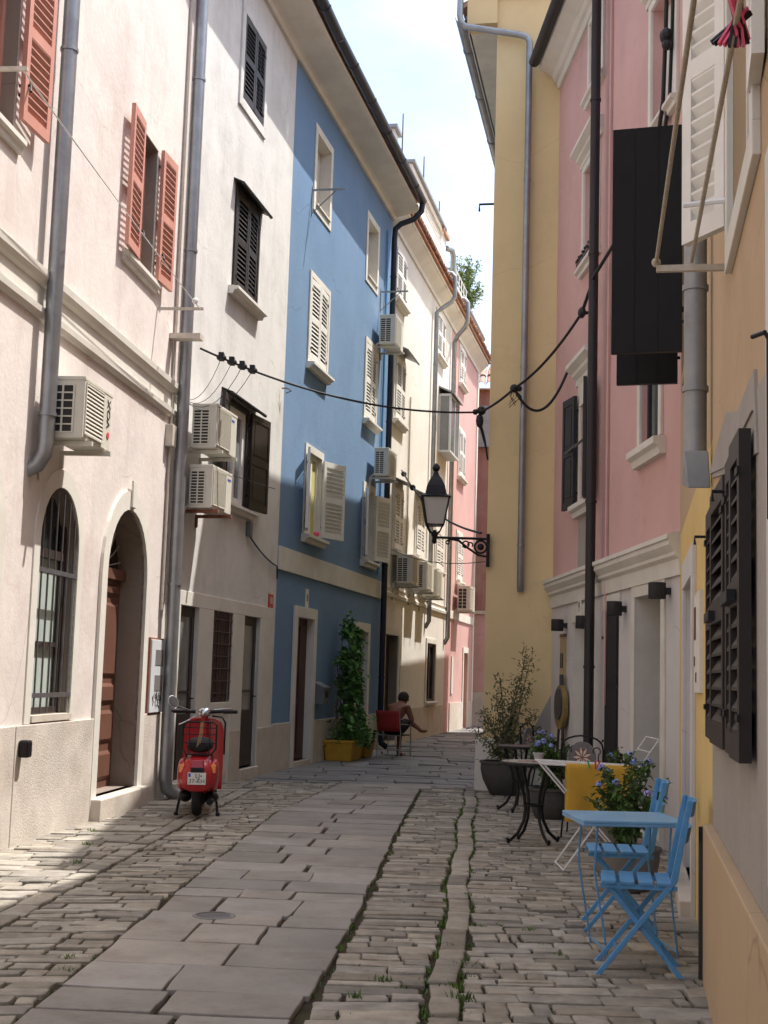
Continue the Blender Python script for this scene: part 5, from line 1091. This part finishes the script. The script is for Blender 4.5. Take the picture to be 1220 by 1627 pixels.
# blue folding chairs: local x = towards the back of the chair
def blue_chair(x, y, rz, lab):
    t = thing('folding_chair', lab, 'chair', (x, y, 0), rz, 'blue folding chairs')
    mb = MB()
    for i in range(4): mb.box(-.175+i*.092, -.175+i*.092+.073, -.19, .19, .445, .463)
    mb.build('seat', 'blue_furn', t, bevel=.004)
    for s in (-1, 1): MB().box(-.18, .2, s*.17-.008, s*.17+.008, .425, .446).build('seat_rail', 'blue_furn', t)
    for s in (-1, 1):
        yy = s*.175; b = .012
        mb = MB().hexa([(-.205, yy-b, 0), (-.175, yy-b, 0), (-.175, yy+b, 0), (-.205, yy+b, 0)], [(.165, yy-b, .47), (.20, yy-b, .47), (.20, yy+b, .47), (.165, yy+b, .47)])
        mb.hexa([(.165, yy-b, .47), (.20, yy-b, .47), (.20, yy+b, .47), (.165, yy+b, .47)], [(.245, yy-b, .87), (.268, yy-b, .87), (.268, yy+b, .87), (.245, yy+b, .87)])
        mb.build('back_post', 'blue_furn', t, bevel=.003)
        yy = s*.148
        MB().hexa([(.205, yy-b, 0), (.235, yy-b, 0), (.235, yy+b, 0), (.205, yy+b, 0)], [(-.165, yy-b, .44), (-.13, yy-b, .44), (-.13, yy+b, .44), (-.165, yy+b, .44)]).build('leg', 'blue_furn', t, bevel=.003)
    for z in (.66, .79):
        mb = MB(); n = 6
        for i in range(n):
            y0, y1 = -.19+.38*i/n, -.19+.38*(i+1)/n; bw = lambda q: .03*(1-(q/.19)**2); o = .185+(z-.47)*.2
            mb.hexa([(o+bw(y0), y0, z), (o+bw(y1), y1, z), (o+.012+bw(y1), y1, z), (o+.012+bw(y0), y0, z)], [(o+.014+bw(y0), y0, z+.075), (o+.014+bw(y1), y1, z+.075), (o+.026+bw(y1), y1, z+.075), (o+.026+bw(y0), y0, z+.075)])
        mb.build('backrest', 'blue_furn', t)
    for x in (-.10, .13): MB().tube([(x, -.16, .10), (x, .16, .10)], .007, 6).build('stretcher', 'blue_furn', t)
    return t
ch1 = blue_chair(1.345, 7.10, R(-9), 'nearest blue folding chair, in front of the light blue table')
dup(ch1, (1.46, 8.3, 0), R(-6), 'blue folding chair behind the light blue table, beside the plumbago')
t = thing('bistro_table', 'small rectangular light blue folding table between two blue chairs', 'table', (1.37, 7.60, 0), R(4))
MB().box(-.285, .285, -.275, .275, .70, .716).box(-.285, .285, -.275, -.262, .686, .70).box(-.285, .285, .262, .275, .686, .70).box(-.285, -.272, -.262, .262, .686, .70).box(.272, .285, -.262, .262, .686, .70).build('tabletop', 'table_blue', t, bevel=.004)
for yy in (-.2, .2):
    MB().tube([(-.19, yy, .69), (-.205, yy, .45), (-.13, yy, .0)], .0055, 6).build('leg', 'blue_furn', t); MB().tube([(.21, yy, .69), (.195, yy, .45), (.25, yy, .0)], .0055, 6).build('leg', 'blue_furn', t)
for x in (-.135, .245): MB().tube([(x, -.2, .03), (x, .2, .03)], .005, 6).build('stretcher', 'blue_furn', t)
# round mosaic tables
def mosaic_table(x, y, rz, r, lab, top='mosaic'):
    t = thing('mosaic_table', lab, 'table', (x, y, 0), rz, 'round iron café tables')
    MB().lathe([(.01, .712), (r-.012, .712), (r, .706), (r, .692), (r-.01, .686), (.01, .686)], 40).build('table_rim', 'iron', t, smooth=35)
    mb = MB(); n = 48
    for k, (ra, rb, m0, m1) in enumerate(((0.012, .07, 1, 2), (.07, .13, 0, 2), (.13, .16, 1, 1), (.16, .235, 0, 0), (.235, .255, 2, 1), (.255, r-.014, 0, 0))):
        for i in range(n):
            a, b = 2*math.pi*i/n+.01, 2*math.pi*(i+1)/n-.01
            mb.quad((ra*math.cos(a), ra*math.sin(a), .7155), (rb*math.cos(a), rb*math.sin(a), .7155), (rb*math.cos(b), rb*math.sin(b), .7155), (ra*math.cos(b), ra*math.sin(b), .7155), (m0 if (i//3) % 2 == 0 else m1))
    mb.build('tabletop', [top, 'mosaic_grey', 'mosaic_red'], t, fix=False)
    for k in range(4):
        a = R(90*k+25); f = lambda q, z: (q*math.cos(a), q*math.sin(a), z)
        lg = MB().tube([f(.20, .69), f(.17, .60), f(.10, .42), f(.085, .30), (f(.10, .2)), f(.16, .09), f(.235, .03), f(.262, .03), f(.27, .05)], .0145, 8).build('leg', 'iron', t, smooth=60); MB().ball(f(.255, .018), .018, 8, 6).build('foot', 'iron', lg, smooth=60)
    MB().tube([(.09*math.cos(R(i*20)), .09*math.sin(R(i*20)), .33) for i in range(18)], .009, 6, closed=True).build('ring', 'iron', t, smooth=60)
    return t
mosaic_table(1.42, 12.35, 0, .305, 'round mosaic-topped iron table with a small white pot on it'); mosaic_table(1.60, 15.2, R(40), .27, 'smaller dark round iron table farther back near the big dark pot', 'mosaic_grey')
t = thing('small_flower_pot', 'small white pot with blue flowers standing on the round mosaic table', 'potted plant', (1.47, 12.45, .716)); MB().lathe([(.03, 0), (.036, .003), (.05, .06), (.054, .062), (.054, .078), (.046, .078), (.04, .06), (.01, .06)], 20).build('pot', 'pot_white', t, smooth=35)
random.seed(77); lf = MB(); fl = MB()
for _ in range(140): leaf(lf, (random.gauss(0, .03), random.gauss(0, .03), .07+random.random()*.09), rvec(.4), .05, .012)
for k in range(4):
    fl = MB(); c = Vector((random.gauss(-.02, .06), random.gauss(0, .05), .14+random.random()*.07))
    for _ in range(22):
        d = rvec(.5); q = c+d*.02; s1 = d.orthogonal().normalized()*.007; s2 = d.cross(s1); fl.quad(q-s1-s2, q+s1-s2, q+s1+s2, q-s1+s2)
    fl.build('flower_head', 'flower', t, fix=False)
lf.build('foliage', 'leaf_plum', t, fix=False)
# iron chairs with mosaic medallion
def iron_chair(x, y, rz, lab):
    t = thing('iron_chair', lab, 'chair', (x, y, 0), rz, 'black iron café chairs')      # local -y is the front; back at +y
    W = .19
    back = MB(); pts = [(-W, .18, .44), (-W-.005, .21, .8)]+[(-W*math.cos(R(a)), .215, .84+.10*math.sin(R(a))) for a in range(10, 180, 17)]+[(W+.005, .21, .8), (W, .18, .44)]
    back.tube(pts, .009, 6)
    for s in (-1, 1):
        back.tube([(s*(W-.015), .205, .6), (s*(W-.04), .207, .72)]+[(s*(W-.055+.035*math.cos(R(a))), .21, .80+.035*math.sin(R(a))) for a in range(-60, 240, 30)], .006, 5)
        back.ball((s*W, .212, .90), .013, 6, 4)
    back.build('backrest', 'iron', t, smooth=60)
    md = MB(); n = 28; f = lambda r, a, yy: (r*math.cos(a), yy, .74+1.12*r*math.sin(a))
    for i in range(n):
        a, b = 2*math.pi*i/n, 2*math.pi*(i+1)/n
        md.add([f(.13, a, .19), f(.13, b, .19), f(0, a, .19)], [(0, 1, 2)], 0); md.add([f(.13, a, .212), f(.13, b, .212), f(0, a, .212)], [(2, 1, 0)], 0); md.quad(f(.13, a, .19), f(.13, b, .19), f(.13, b, .212), f(.13, a, .212), 0)
    for i in range(20):
        a, b = 2*math.pi*i/20, 2*math.pi*(i+1)/20; md.add([f(.072, a, .2135), f(.072, b, .2135), f(0, a, .2135)], [(0, 2, 1)], 1); md.add([f(.072, a, .1885), f(.072, b, .1885), f(0, a, .1885)], [(0, 1, 2)], 1)
    for k in range(9):
        a = 2*math.pi*k/9
        for yy in (.187, .215): md.add([f(.01, a, yy), f(.05, a-.22, yy), f(.088, a, yy), f(.05, a+.22, yy)], [(0, 1, 2, 3)], 2)
    md.build('medallion', ['mosaic_grey', 'mosaic_red', 'mosaic_white'], t, fix=False)
    MB().lathe([(.01, .435), (.19, .435), (.20, .44), (.20, .452), (.19, .457), (.01, .457)], 24).build('seat', 'iron', t, smooth=35)
    for sx in (-1, 1):
        for yy, fy in ((-.13, -.19), (.15, .22)): MB().tube([(sx*.13, yy, .44), (sx*.17, fy, .2), (sx*.185, fy*1.06, 0)], .009, 6).build('leg', 'iron', t, smooth=60)
    MB().tube([(.15*math.cos(R(i*24)), .16*math.sin(R(i*24)), .22) for i in range(15)], .006, 5, closed=True).build('ring', 'iron', t, smooth=60)
    return t
ic = iron_chair(1.97, 13.0, R(165), 'black iron chair with a white star medallion, between round table and pink house')
dup(ic, (1.93, 15.9, 0), R(60), 'black iron chair farther back, beyond the plumbago in the dark pot')
# drying rack with towel
t = thing('drying_rack', 'white wire drying rack standing behind the blue chairs', 'drying rack', (1.64, 10.75, 0))
mb = MB()
for yy in (-.25, .25): rod(mb, (-.37, yy, .81), (.36, yy, .79), .009)
for i in range(5): rod(mb, (-.37+.1825*i, -.25, .81-.005*i), (-.37+.1825*i, .25, .81-.005*i), .004, 5)
for i in range(4): rod(mb, (-.37, -.17+.11*i, .81), (.36, -.17+.11*i, .79), .0035, 5)
rod(mb, (.36, -.25, .79), (.52, -.25, 1.02), .004); rod(mb, (.36, .25, .79), (.52, .25, 1.02), .004); rod(mb, (.52, -.25, 1.02), (.52, .25, 1.02), .004); rod(mb, (.45, -.25, .92), (.45, .25, .92), .004)
mb.build('rack_top', 'white_wire', t)
for yy in (-.24, .22):
    MB().tube([(-.36, yy, .81), (.36, yy, .01)], .008, 6).build('leg', 'white_wire', t); MB().tube([(.35, yy+.02, .79), (-.20, yy+.02, .01)], .008, 6).build('leg', 'white_wire', t)
for x in (-.20, .36): MB().tube([(x, -.24, .02), (x, .24, .02)], .006, 6).build('stretcher', 'white_wire', t)
random.seed(2); vs = []; nx, nzz = 22, 14
for j in range(nzz+1):
    for i in range(nx+1):
        x = -.19+.53*i/nx; f = j/nzz; z = .812-.005*i/nx-.43*f; yy = -.266-.016*math.sin(i*.62+.3*math.sin(j*.5))*f-.016*math.sin(i*.29+1)*f-(.01 if j else 0); vs.append((x+.012*f*math.sin(j*.4), yy, z+.009*math.sin(i*.42)*f))
for j in range(1, 8):
    for i in range(nx+1):
        x = -.19+.53*i/nx; vs.append((x, -.262+.02*j if j < 4 else -.20+.002*math.sin(i*.5), .818-.005*i/nx if j < 4 else .818-.10*(j-3)))
fs = [(j*(nx+1)+i, j*(nx+1)+i+1, (j+1)*(nx+1)+i+1, (j+1)*(nx+1)+i) for j in range(nzz) for i in range(nx)]
o1 = (nzz+1)*(nx+1); fs += [(o1+j*(nx+1)+i, o1+j*(nx+1)+i+1, o1+(j+1)*(nx+1)+i+1, o1+(j+1)*(nx+1)+i) for j in range(6) for i in range(nx)]
fs += [(i, i+1, o1+i+1, o1+i) for i in range(nx)]
o = MB().add(vs, fs).build('towel', 'yellow_cloth', smooth=70); o.location = (1.64, 10.75, 0); so = o.modifiers.new('thickness', 'SOLIDIFY'); so.thickness = .006; tag(o, 'mustard yellow towel hanging over the front of the white drying rack', 'towel')
for i, (dx, m) in enumerate(((.0, 'green_peg'), (.05, 'logo_red'), (.075, 'logo_red'))):
    o = MB().box(-.005, .005, -.012, -.004, -.03, .035).box(-.005, .005, .004, .012, -.03, .035).box(-.004, .004, -.004, .004, .0, .012).build('clothes_peg', m); o.location = (1.64-.02+dx, 10.475, .815); o.rotation_euler = (0, R(15*(i-1)), 0)
    tag(o, ('small green peg clipping the yellow towel', 'left one of two small red pegs on the yellow towel', 'right one of two small red pegs on the yellow towel')[i], 'clothes peg', 'pegs on the yellow towel')
# oval board on an easel by the far end of the pink house
t = thing('oval_sign_stand', 'oval dark slate sign in a gilt wooden frame on thin legs by the grey wall', 'sign', G.P(1.0, .07, 0), G.rz+R(6))
ov = lambda r1, r2, zc, y0, y1, n=28: ([(r1*math.cos(2*math.pi*i/n), y0, zc+r2*math.sin(2*math.pi*i/n)) for i in range(n)], [(r1*math.cos(2*math.pi*i/n), y1, zc+r2*math.sin(2*math.pi*i/n)) for i in range(n)])
def oval(mb, r1, r2, zc, y0, y1, n=28):
    a, b = ov(r1, r2, zc, y0, y1, n); mb.add(a+b, [tuple(range(n)), tuple(range(2*n-1, n-1, -1))]+[(i, (i+1) % n, n+(i+1) % n, n+i) for i in range(n)])
mb = MB(); oval(mb, .21, .27, 1.12, -.03, .03); mb.build('frame', 'sign_gold', t, bevel=.008)
mb = MB(); oval(mb, .15, .19, 1.16, -.045, -.028); mb.build('slate', 'slate', t)
MB().box(-.035, .035, -.02, .02, 1.375, 1.52).build('finial', 'slate', t, bevel=.01)
for s in (-1, 1): MB().tube([(s*.08, 0, .88), (s*.14, -.03, 0)], .018, 6).build('leg', 'dark_wood', t)
MB().tube([(0, .02, .9), (0, .10, 0)], .016, 6).build('leg', 'dark_wood', t)

# ================================================================ red scooter
t = thing('motor_scooter', 'parked red motor scooter seen from behind, black rear rack folded up, one round mirror', 'scooter', (-1.77, 13.70, 0), R(5)); t.scale = (1, 1, .93)
def loft(mb, secs, n=20, e=2.6, mi=0):
    vs = []
    for (y, hw, zb, zt, *ox) in secs:
        c = (zb+zt)/2; hz = (zt-zb)/2; o = ox[0] if ox else 0
        for j in range(n):
            a = 2*math.pi*j/n; ca, sa = math.cos(a), math.sin(a)
            vs.append((o+hw*math.copysign(abs(ca)**(2/e), ca), y, c+hz*math.copysign(abs(sa)**(2/e), sa)))
    k = len(secs); fs = [(i*n+j, i*n+(j+1) % n, (i+1)*n+(j+1) % n, (i+1)*n+j) for i in range(k-1) for j in range(n)]+[tuple(range(n-1, -1, -1)), tuple(range((k-1)*n, k*n))]
    mb.add(vs, fs, mi)
mb = MB(); loft(mb, [(-.30, .10, .33, .50), (-.285, .145, .29, .555), (-.24, .166, .275, .60), (-.15, .172, .27, .63), (.05, .172, .28, .66), (.3, .16, .30, .66), (.46, .12, .26, .60), (.52, .08, .24, .5)]); body = mb.build('body', 'red_paint', t, smooth=50)
for s in (-1, 1):
    mb = MB(); loft(mb, [(-.24, .015, .38, .50, s*.14), (-.20, .04, .31, .58, s*.148), (-.05, .056, .27, .615, s*.15), (.15, .052, .28, .61, s*.148), (.32, .028, .33, .55, s*.14), (.38, .008, .4, .5, s*.135)]); mb.build('side_cowl', 'red_paint', t, smooth=50)
MB().box(-.17, .17, .45, .98, .20, .235).build('floorboard', 'red_paint', t, bevel=.01)
mb = MB(); vs = []; n = 12
prof = [(.21, .20), (.215, .4), (.215, .7), (.21, .88), (.18, .96), (.10, 1.0)]
for yy in (0, .02):
    for hw, z in prof:
        for i in range(n+1): x = -hw+2*hw*i/n; vs.append((x, .97+yy+.12*(z-.2)*(-.12)+.05*(1-(x/.22)**2), z))
K = n+1; P_ = len(prof)
for q in (0, 1):
    for j in range(P_-1):
        for i in range(n): a = q*P_*K+j*K+i; mb.f.append((a, a+1, a+K+1, a+K)); mb.m.append(0)
for j in range(P_-1):
    for i in (0, n): a = j*K+i; b = a+P_*K; mb.f.append((a, a+K, b+K, b)); mb.m.append(0)
for i in range(n): a = (P_-1)*K+i; b = a+P_*K; mb.f.append((a, a+1, b+1, b)); mb.m.append(0)
mb.v = vs; mb.build('leg_shield', 'red_paint', t, smooth=50)
MB().tube([(0, 1.02, .3), (0, .97, 1.02)], [.045, .04], 12).build('steering_column', 'red_paint', t, smooth=50)
mb = MB(); loft(mb, [(.88, .035, 1.03, 1.09), (.91, .065, 1.02, 1.125), (1.0, .07, 1.01, 1.13), (1.08, .05, 1.03, 1.11)], 16, 2.2); hd = mb.build('headset', 'chrome', t, smooth=60)
hb = MB().tube([(-.10, .93, 1.075), (-.2, .91, 1.075), (-.33, .86, 1.07)], [.022, .017, .017], 10).tube([(.06, .93, 1.075), (.2, .91, 1.085), (.34, .86, 1.09)], [.022, .017, .017], 10).build('handlebar', 'iron', t, smooth=50)
for s in (-1, 1): MB().tube([(s*.2, .90, 1.08), (s*.345, .85, 1.085)], .021, 10).build('grip', 'rubber', hb, smooth=50)
MB().tube([(.1, .93, 1.10), (.22, .96, 1.115), (.30, .93, 1.12)], .007, 6).build('brake_lever', 'steel', hb, smooth=50); MB().tube([(-.1, .88, 1.02), (-.18, .84, .97), (-.26, .80, .93)], .008, 6).build('clutch_lever', 'steel', hb, smooth=50)
MB().tube([(-.06, .86, 1.0), (-.13, .84, .985), (-.16, .83, .96)], [.03, .034, .02], 8, flat=.6).build('red_rag', 'red_cloth', hb, smooth=60)
MB().tube([(-.10, .92, 1.07), (-.24, .90, 1.12), (-.31, .88, 1.15)], .006, 6).build('mirror_stem', 'chrome', t, smooth=50)
mb = MB(); oval(mb, .05, .072, 0, -.012, .012, 24); o = mb.build('mirror', 'plate_white', t, smooth=40); o.location = (-.335, .87, 1.185); o.rotation_euler = (R(10), R(-28), R(12))
mb = MB(); oval(mb, .046, .067, 0, -.0145, -.012, 24); o2 = mb.build('mirror_glass', 'chrome', o)
mb = MB(); loft(mb, [(-.10, .07, .70, .76), (-.06, .12, .68, .80), (.15, .135, .68, .82), (.4, .12, .68, .82), (.62, .08, .70, .80), (.66, .04, .72, .78)], 18, 2.6); mb.build('saddle', 'rubber', t, smooth=50)
# rear rack, folded up behind the saddle
mb = MB(); y0 = -.14; rr = [(-.165, .72), (-.165, .97), (-.13, 1.0), (.13, 1.0), (.165, .97), (.165, .72), (.12, .66), (-.12, .66)]
mb.tube([(x, y0+.1*(z-.66), z) for x, z in rr], .010, 8, closed=True)
for z in (.78, .87, .94): mb.tube([(-.165, y0+.1*(z-.66), z), (.165, y0+.1*(z-.66), z)], .006, 6)
for x in (-.10, .10): mb.tube([(x, y0, .66), (x, y0+.034, 1.0)], .006, 6)
mb.tube([(-.13, y0, .66), (-.13, .05, .62)], .008, 6).tube([(.13, y0, .66), (.13, .05, .62)], .008, 6)
MB().tube([(.08, .93, 1.03), (.19, .86, 1.02), (.225, .86, .96), (.225, .88, .6)], .010, 8).build('crash_bar', 'iron', t, smooth=50)
mb.build('rear_rack', 'iron', t, smooth=50)
mb = MB()
for i in range(3): mb.tube([(-.02+.015*i, y0-.012, .74+.02*i), (.0+.012*i, y0-.0, .88), (.01+.01*i, y0+.02, 1.0)], .0035, 5)
mb.build('bungee_cord', 'sign_tan', t)
MB().hexa([(-.07, -.325, .50), (.07, -.325, .50), (.07, -.24, .50), (-.07, -.24, .50)], [(-.06, -.30, .615), (.06, -.30, .615), (.06, -.22, .615), (-.06, -.22, .615)]).build('tail_light', 'tail_red', t, bevel=.012); MB().box(-.062, .062, -.332, -.29, .488, .535).build('tail_light_rim', 'rubber', t, bevel=.004)
for s in (-1, 1): MB().hexa([(s*.15-.03, -.262, .475), (s*.15+.03, -.262, .475), (s*.15+.03, -.2, .475), (s*.15-.03, -.2, .475)], [(s*.155-.025, -.245, .565), (s*.155+.025, -.245, .565), (s*.155+.025, -.19, .565), (s*.155-.025, -.19, .565)]).build('indicator', 'amber', t, bevel=.008)
pl = MB().box(-.088, .088, -.328, -.322, .36, .485).build('number_plate', 'plate_white', t, bevel=.003); MB().box(-.082, -.060, -.3305, -.328, .44, .478).build('plate_band', 'plate_blue', pl)
T = lambda z: Matrix.Translation((.0, -.3295, z)) @ Matrix.Rotation(R(90), 4, 'X')
link('lettering', text_mesh('LJ\u2022', .062, 'ink', .001, Matrix.Translation((.018, 0, 0)) @ T(.448)), pl); link('lettering', text_mesh('37-KH', .058, 'ink', .001, T(.395)), pl)
def wheel(y, nm='wheel'):
    wv = MB().tube([(0, y+.165*math.cos(R(a)), .215+.165*math.sin(R(a))) for a in range(0, 360, 15)], .05, 10, closed=True).build(nm, 'rubber', t, smooth=60)
    mb = MB(); mb.lathe([(.01, -.03), (.115, -.03), (.125, -.02), (.125, .02), (.115, .03), (.01, .03)], 20); o = mb.build('rim', 'steel', wv, smooth=40); o.matrix_local = Matrix.Translation((0, y, .215)) @ Matrix.Rotation(R(90), 4, 'Y')
wheel(0.02); wheel(1.22)
mb = MB(); vs = []
loft(mb, [(.98, .05, .30, .44), (1.06, .075, .36, .50), (1.22, .085, .38, .50), (1.38, .07, .32, .46), (1.44, .03, .28, .38)], 14, 2.4); mb.build('front_mudguard', 'red_paint', t, smooth=50)
mb = MB().ball((-.12, .05, .22), .085, 10, 8, 0, (.8, 1.5, .9)).ball((.13, .08, .2), .08, 10, 8, 0, (1.0, 1.8, .8)).tube([(.13, -.18, .17), (.14, .3, .19)], .035, 10); mb.build('engine', 'iron', t, smooth=60)
for s in (-1, 1): MB().tube([(s*.16, .2, .3), (s*.19, .12, .12), (s*.205, .05, .015)], .013, 8).ball((s*.206, .05, .02), .024, 8, 6).build('stand_leg', 'iron', t, smooth=60)

# ================================================================ seated man in the red chair
cx, cy = .30, 24.5
t = thing('camping_chair', 'red canvas folding chair with tubular metal legs, a man sitting in it', 'chair', (cx, cy, 0), R(-28))
t.scale = (.97, .97, .92)
st = MB()       # local +y is the way the sitter faces
for s in (-1, 1):
    st.tube([(s*.23, -.24, .0), (s*.235, -.20, .45), (s*.235, -.27, .88)], .011, 8)
for s in (-1, 1): MB().tube([(s*.235, .22, 0), (s*.235, .20, .62), (s*.235, -.21, .64)], .011, 8).build('arm', 'steel', t, smooth=60)
st.tube([(-.235, -.22, .14), (.235, -.22, .14)], .008, 6).tube([(-.235, .21, .14), (.235, .21, .14)], .008, 6).tube([(-.235, -.2, .42), (.235, -.2, .42)], .009, 6); st.build('frame', 'steel', t, smooth=60)
MB().box(-.225, .225, -.20, .22, .415, .435).build('seat', 'dark_cloth', t, bevel=.008)
vs = []; fs = []
for j, z in enumerate((.50, .60, .72, .82, .89)):
    for i in range(9): x = -.235+.47*i/8; vs.append((x, -.22-.085*(z-.45)/.45-.035*(1-(x/.235)**2), z))
fs = [(j*9+i, j*9+i+1, (j+1)*9+i+1, (j+1)*9+i) for j in range(4) for i in range(8)]
o = MB().add(vs, fs).build('backrest', 'red_cloth', t, smooth=60); so = o.modifiers.new('thickness', 'SOLIDIFY'); so.thickness = .012
# the man: one skinned body
p = thing('person', 'bare-backed man in dark shorts sitting bent forward in the red chair, one leg crossed', 'person', (cx, cy, 0), R(-28))
V = []; Ed = []; Ra = []
def jt(pos, r, par=None):
    V.append(pos); Ra.append(r)
    if par is not None: Ed.append((par, len(V)-1))
    return len(V)-1
pel = jt((0, -.06, .53), .135); bel = jt((0, -.03, .66), .135, pel); che = jt((0, .08, .80), .155, bel); sh = jt((0, .18, .90), .125, che); nk = jt((0, .265, .945), .058, sh); hb_ = jt((0, .32, .98), .078, nk); hm = jt((0, .36, 1.03), .092, hb_); ht_ = jt((0, .365, 1.09), .066, hm)
for s in (-1, 1):
    s1 = jt((s*.175, .165, .87), .066, sh); el = jt((s*.25, .20, .64), .045, s1); wr = jt((s*.10, .40, .62), .027, el); pa = jt((s*.055, .47, .615), .030, wr)
    for k in range(4):
        a = jt((s*(.075-.018*k), .535, .615-.004*k), .0095, pa); jt((s*(.07-.018*k), .565, .592), .008, a)
    a = jt((s*.025, .49, .64), .010, pa); jt((s*.01, .52, .645), .0085, a)
    if s < 0:       # planted leg
        h = jt((s*.10, .05, .50), .095, pel); k = jt((s*.12, .44, .52), .062, h); m_ = jt((s*.12, .45, .35), .056, k); an = jt((s*.12, .42, .09), .036, m_); jt((s*.12, .40, .04), .036, an); b = jt((s*.12, .52, .03), .03, len(V)-1); jt((s*.125, .60, .025), .022, b)
    else:           # crossed leg, shin lying across, foot out to the side
        h = jt((s*.10, .05, .51), .095, pel); k = jt((s*.02, .46, .62), .062, h); m_ = jt((s*.12, .50, .58), .054, k); an = jt((s*.25, .50, .49), .036, m_); b = jt((s*.275, .515, .455), .036, an); c2 = jt((s*.325, .555, .455), .03, b); jt((s*.37, .59, .465), .02, c2)
me = bpy.data.meshes.new('body'); me.from_pydata(V, Ed, []); me.materials.append(M['skin'])
bo = bpy.data.objects.new('body', me); COL.objects.link(bo); bo.parent = p
sk = bo.modifiers.new('skin', 'SKIN'); sk.use_smooth_shade = True
for i, r in enumerate(Ra): me.skin_vertices[0].data[i].radius = (r, r)
me.skin_vertices[0].data[0].use_root = True
su = bo.modifiers.new('smooth', 'SUBSURF'); su.levels = 2; su.render_levels = 2
hr = MB(); hr.ball((0, .335, 1.055), .108, 14, 10, 0, (.92, 1.0, .98)); hr.v = [(x, y-.02 if z < 1.04 else y, max(z, .985)) for x, y, z in hr.v]; hr.v = [(x, min(y, .395+(z-1.02)*.3), z) for x, y, z in hr.v]; hr.build('hair', 'hair', p, smooth=60)
fc = MB().tube([(0, .44, 1.02), (0, .472, .985), (0, .455, .978)], [.009, .016, .01], 6); fc.build('nose', 'skin', p, smooth=60)
for s in (-1, 1): MB().ball((s*.092, .345, 1.015), .026, 8, 6, 0, (.4, .7, 1.1)).build('ear', 'skin', p, smooth=60); MB().ball((s*.032, .442, 1.025), .010, 6, 4).build('eye', 'ink', p)
sh_ = MB(); sh_.tube([(0, -.12, .50), (0, -.08, .53), (0, -.04, .60), (0, -.02, .66)], [.14, .165, .165, .15], 14); sh_.tube([(-.09, -.05, .51), (-.10, .08, .51), (-.115, .34, .525)], [.12, .115, .095], 12); sh_.tube([(.09, -.05, .515), (.09, .08, .52), (.05, .34, .585)], [.12, .115, .095], 12); sh_.build('shorts', 'dark_cloth', p, smooth=60)
fl = MB().hexa([(-.165, .38, 0), (-.075, .38, 0), (-.075, .63, 0), (-.165, .63, 0)], [(-.16, .385, .016), (-.08, .385, .016), (-.08, .625, .016), (-.16, .625, .016)]); fl.build('sandal', 'rubber', p, bevel=.006)
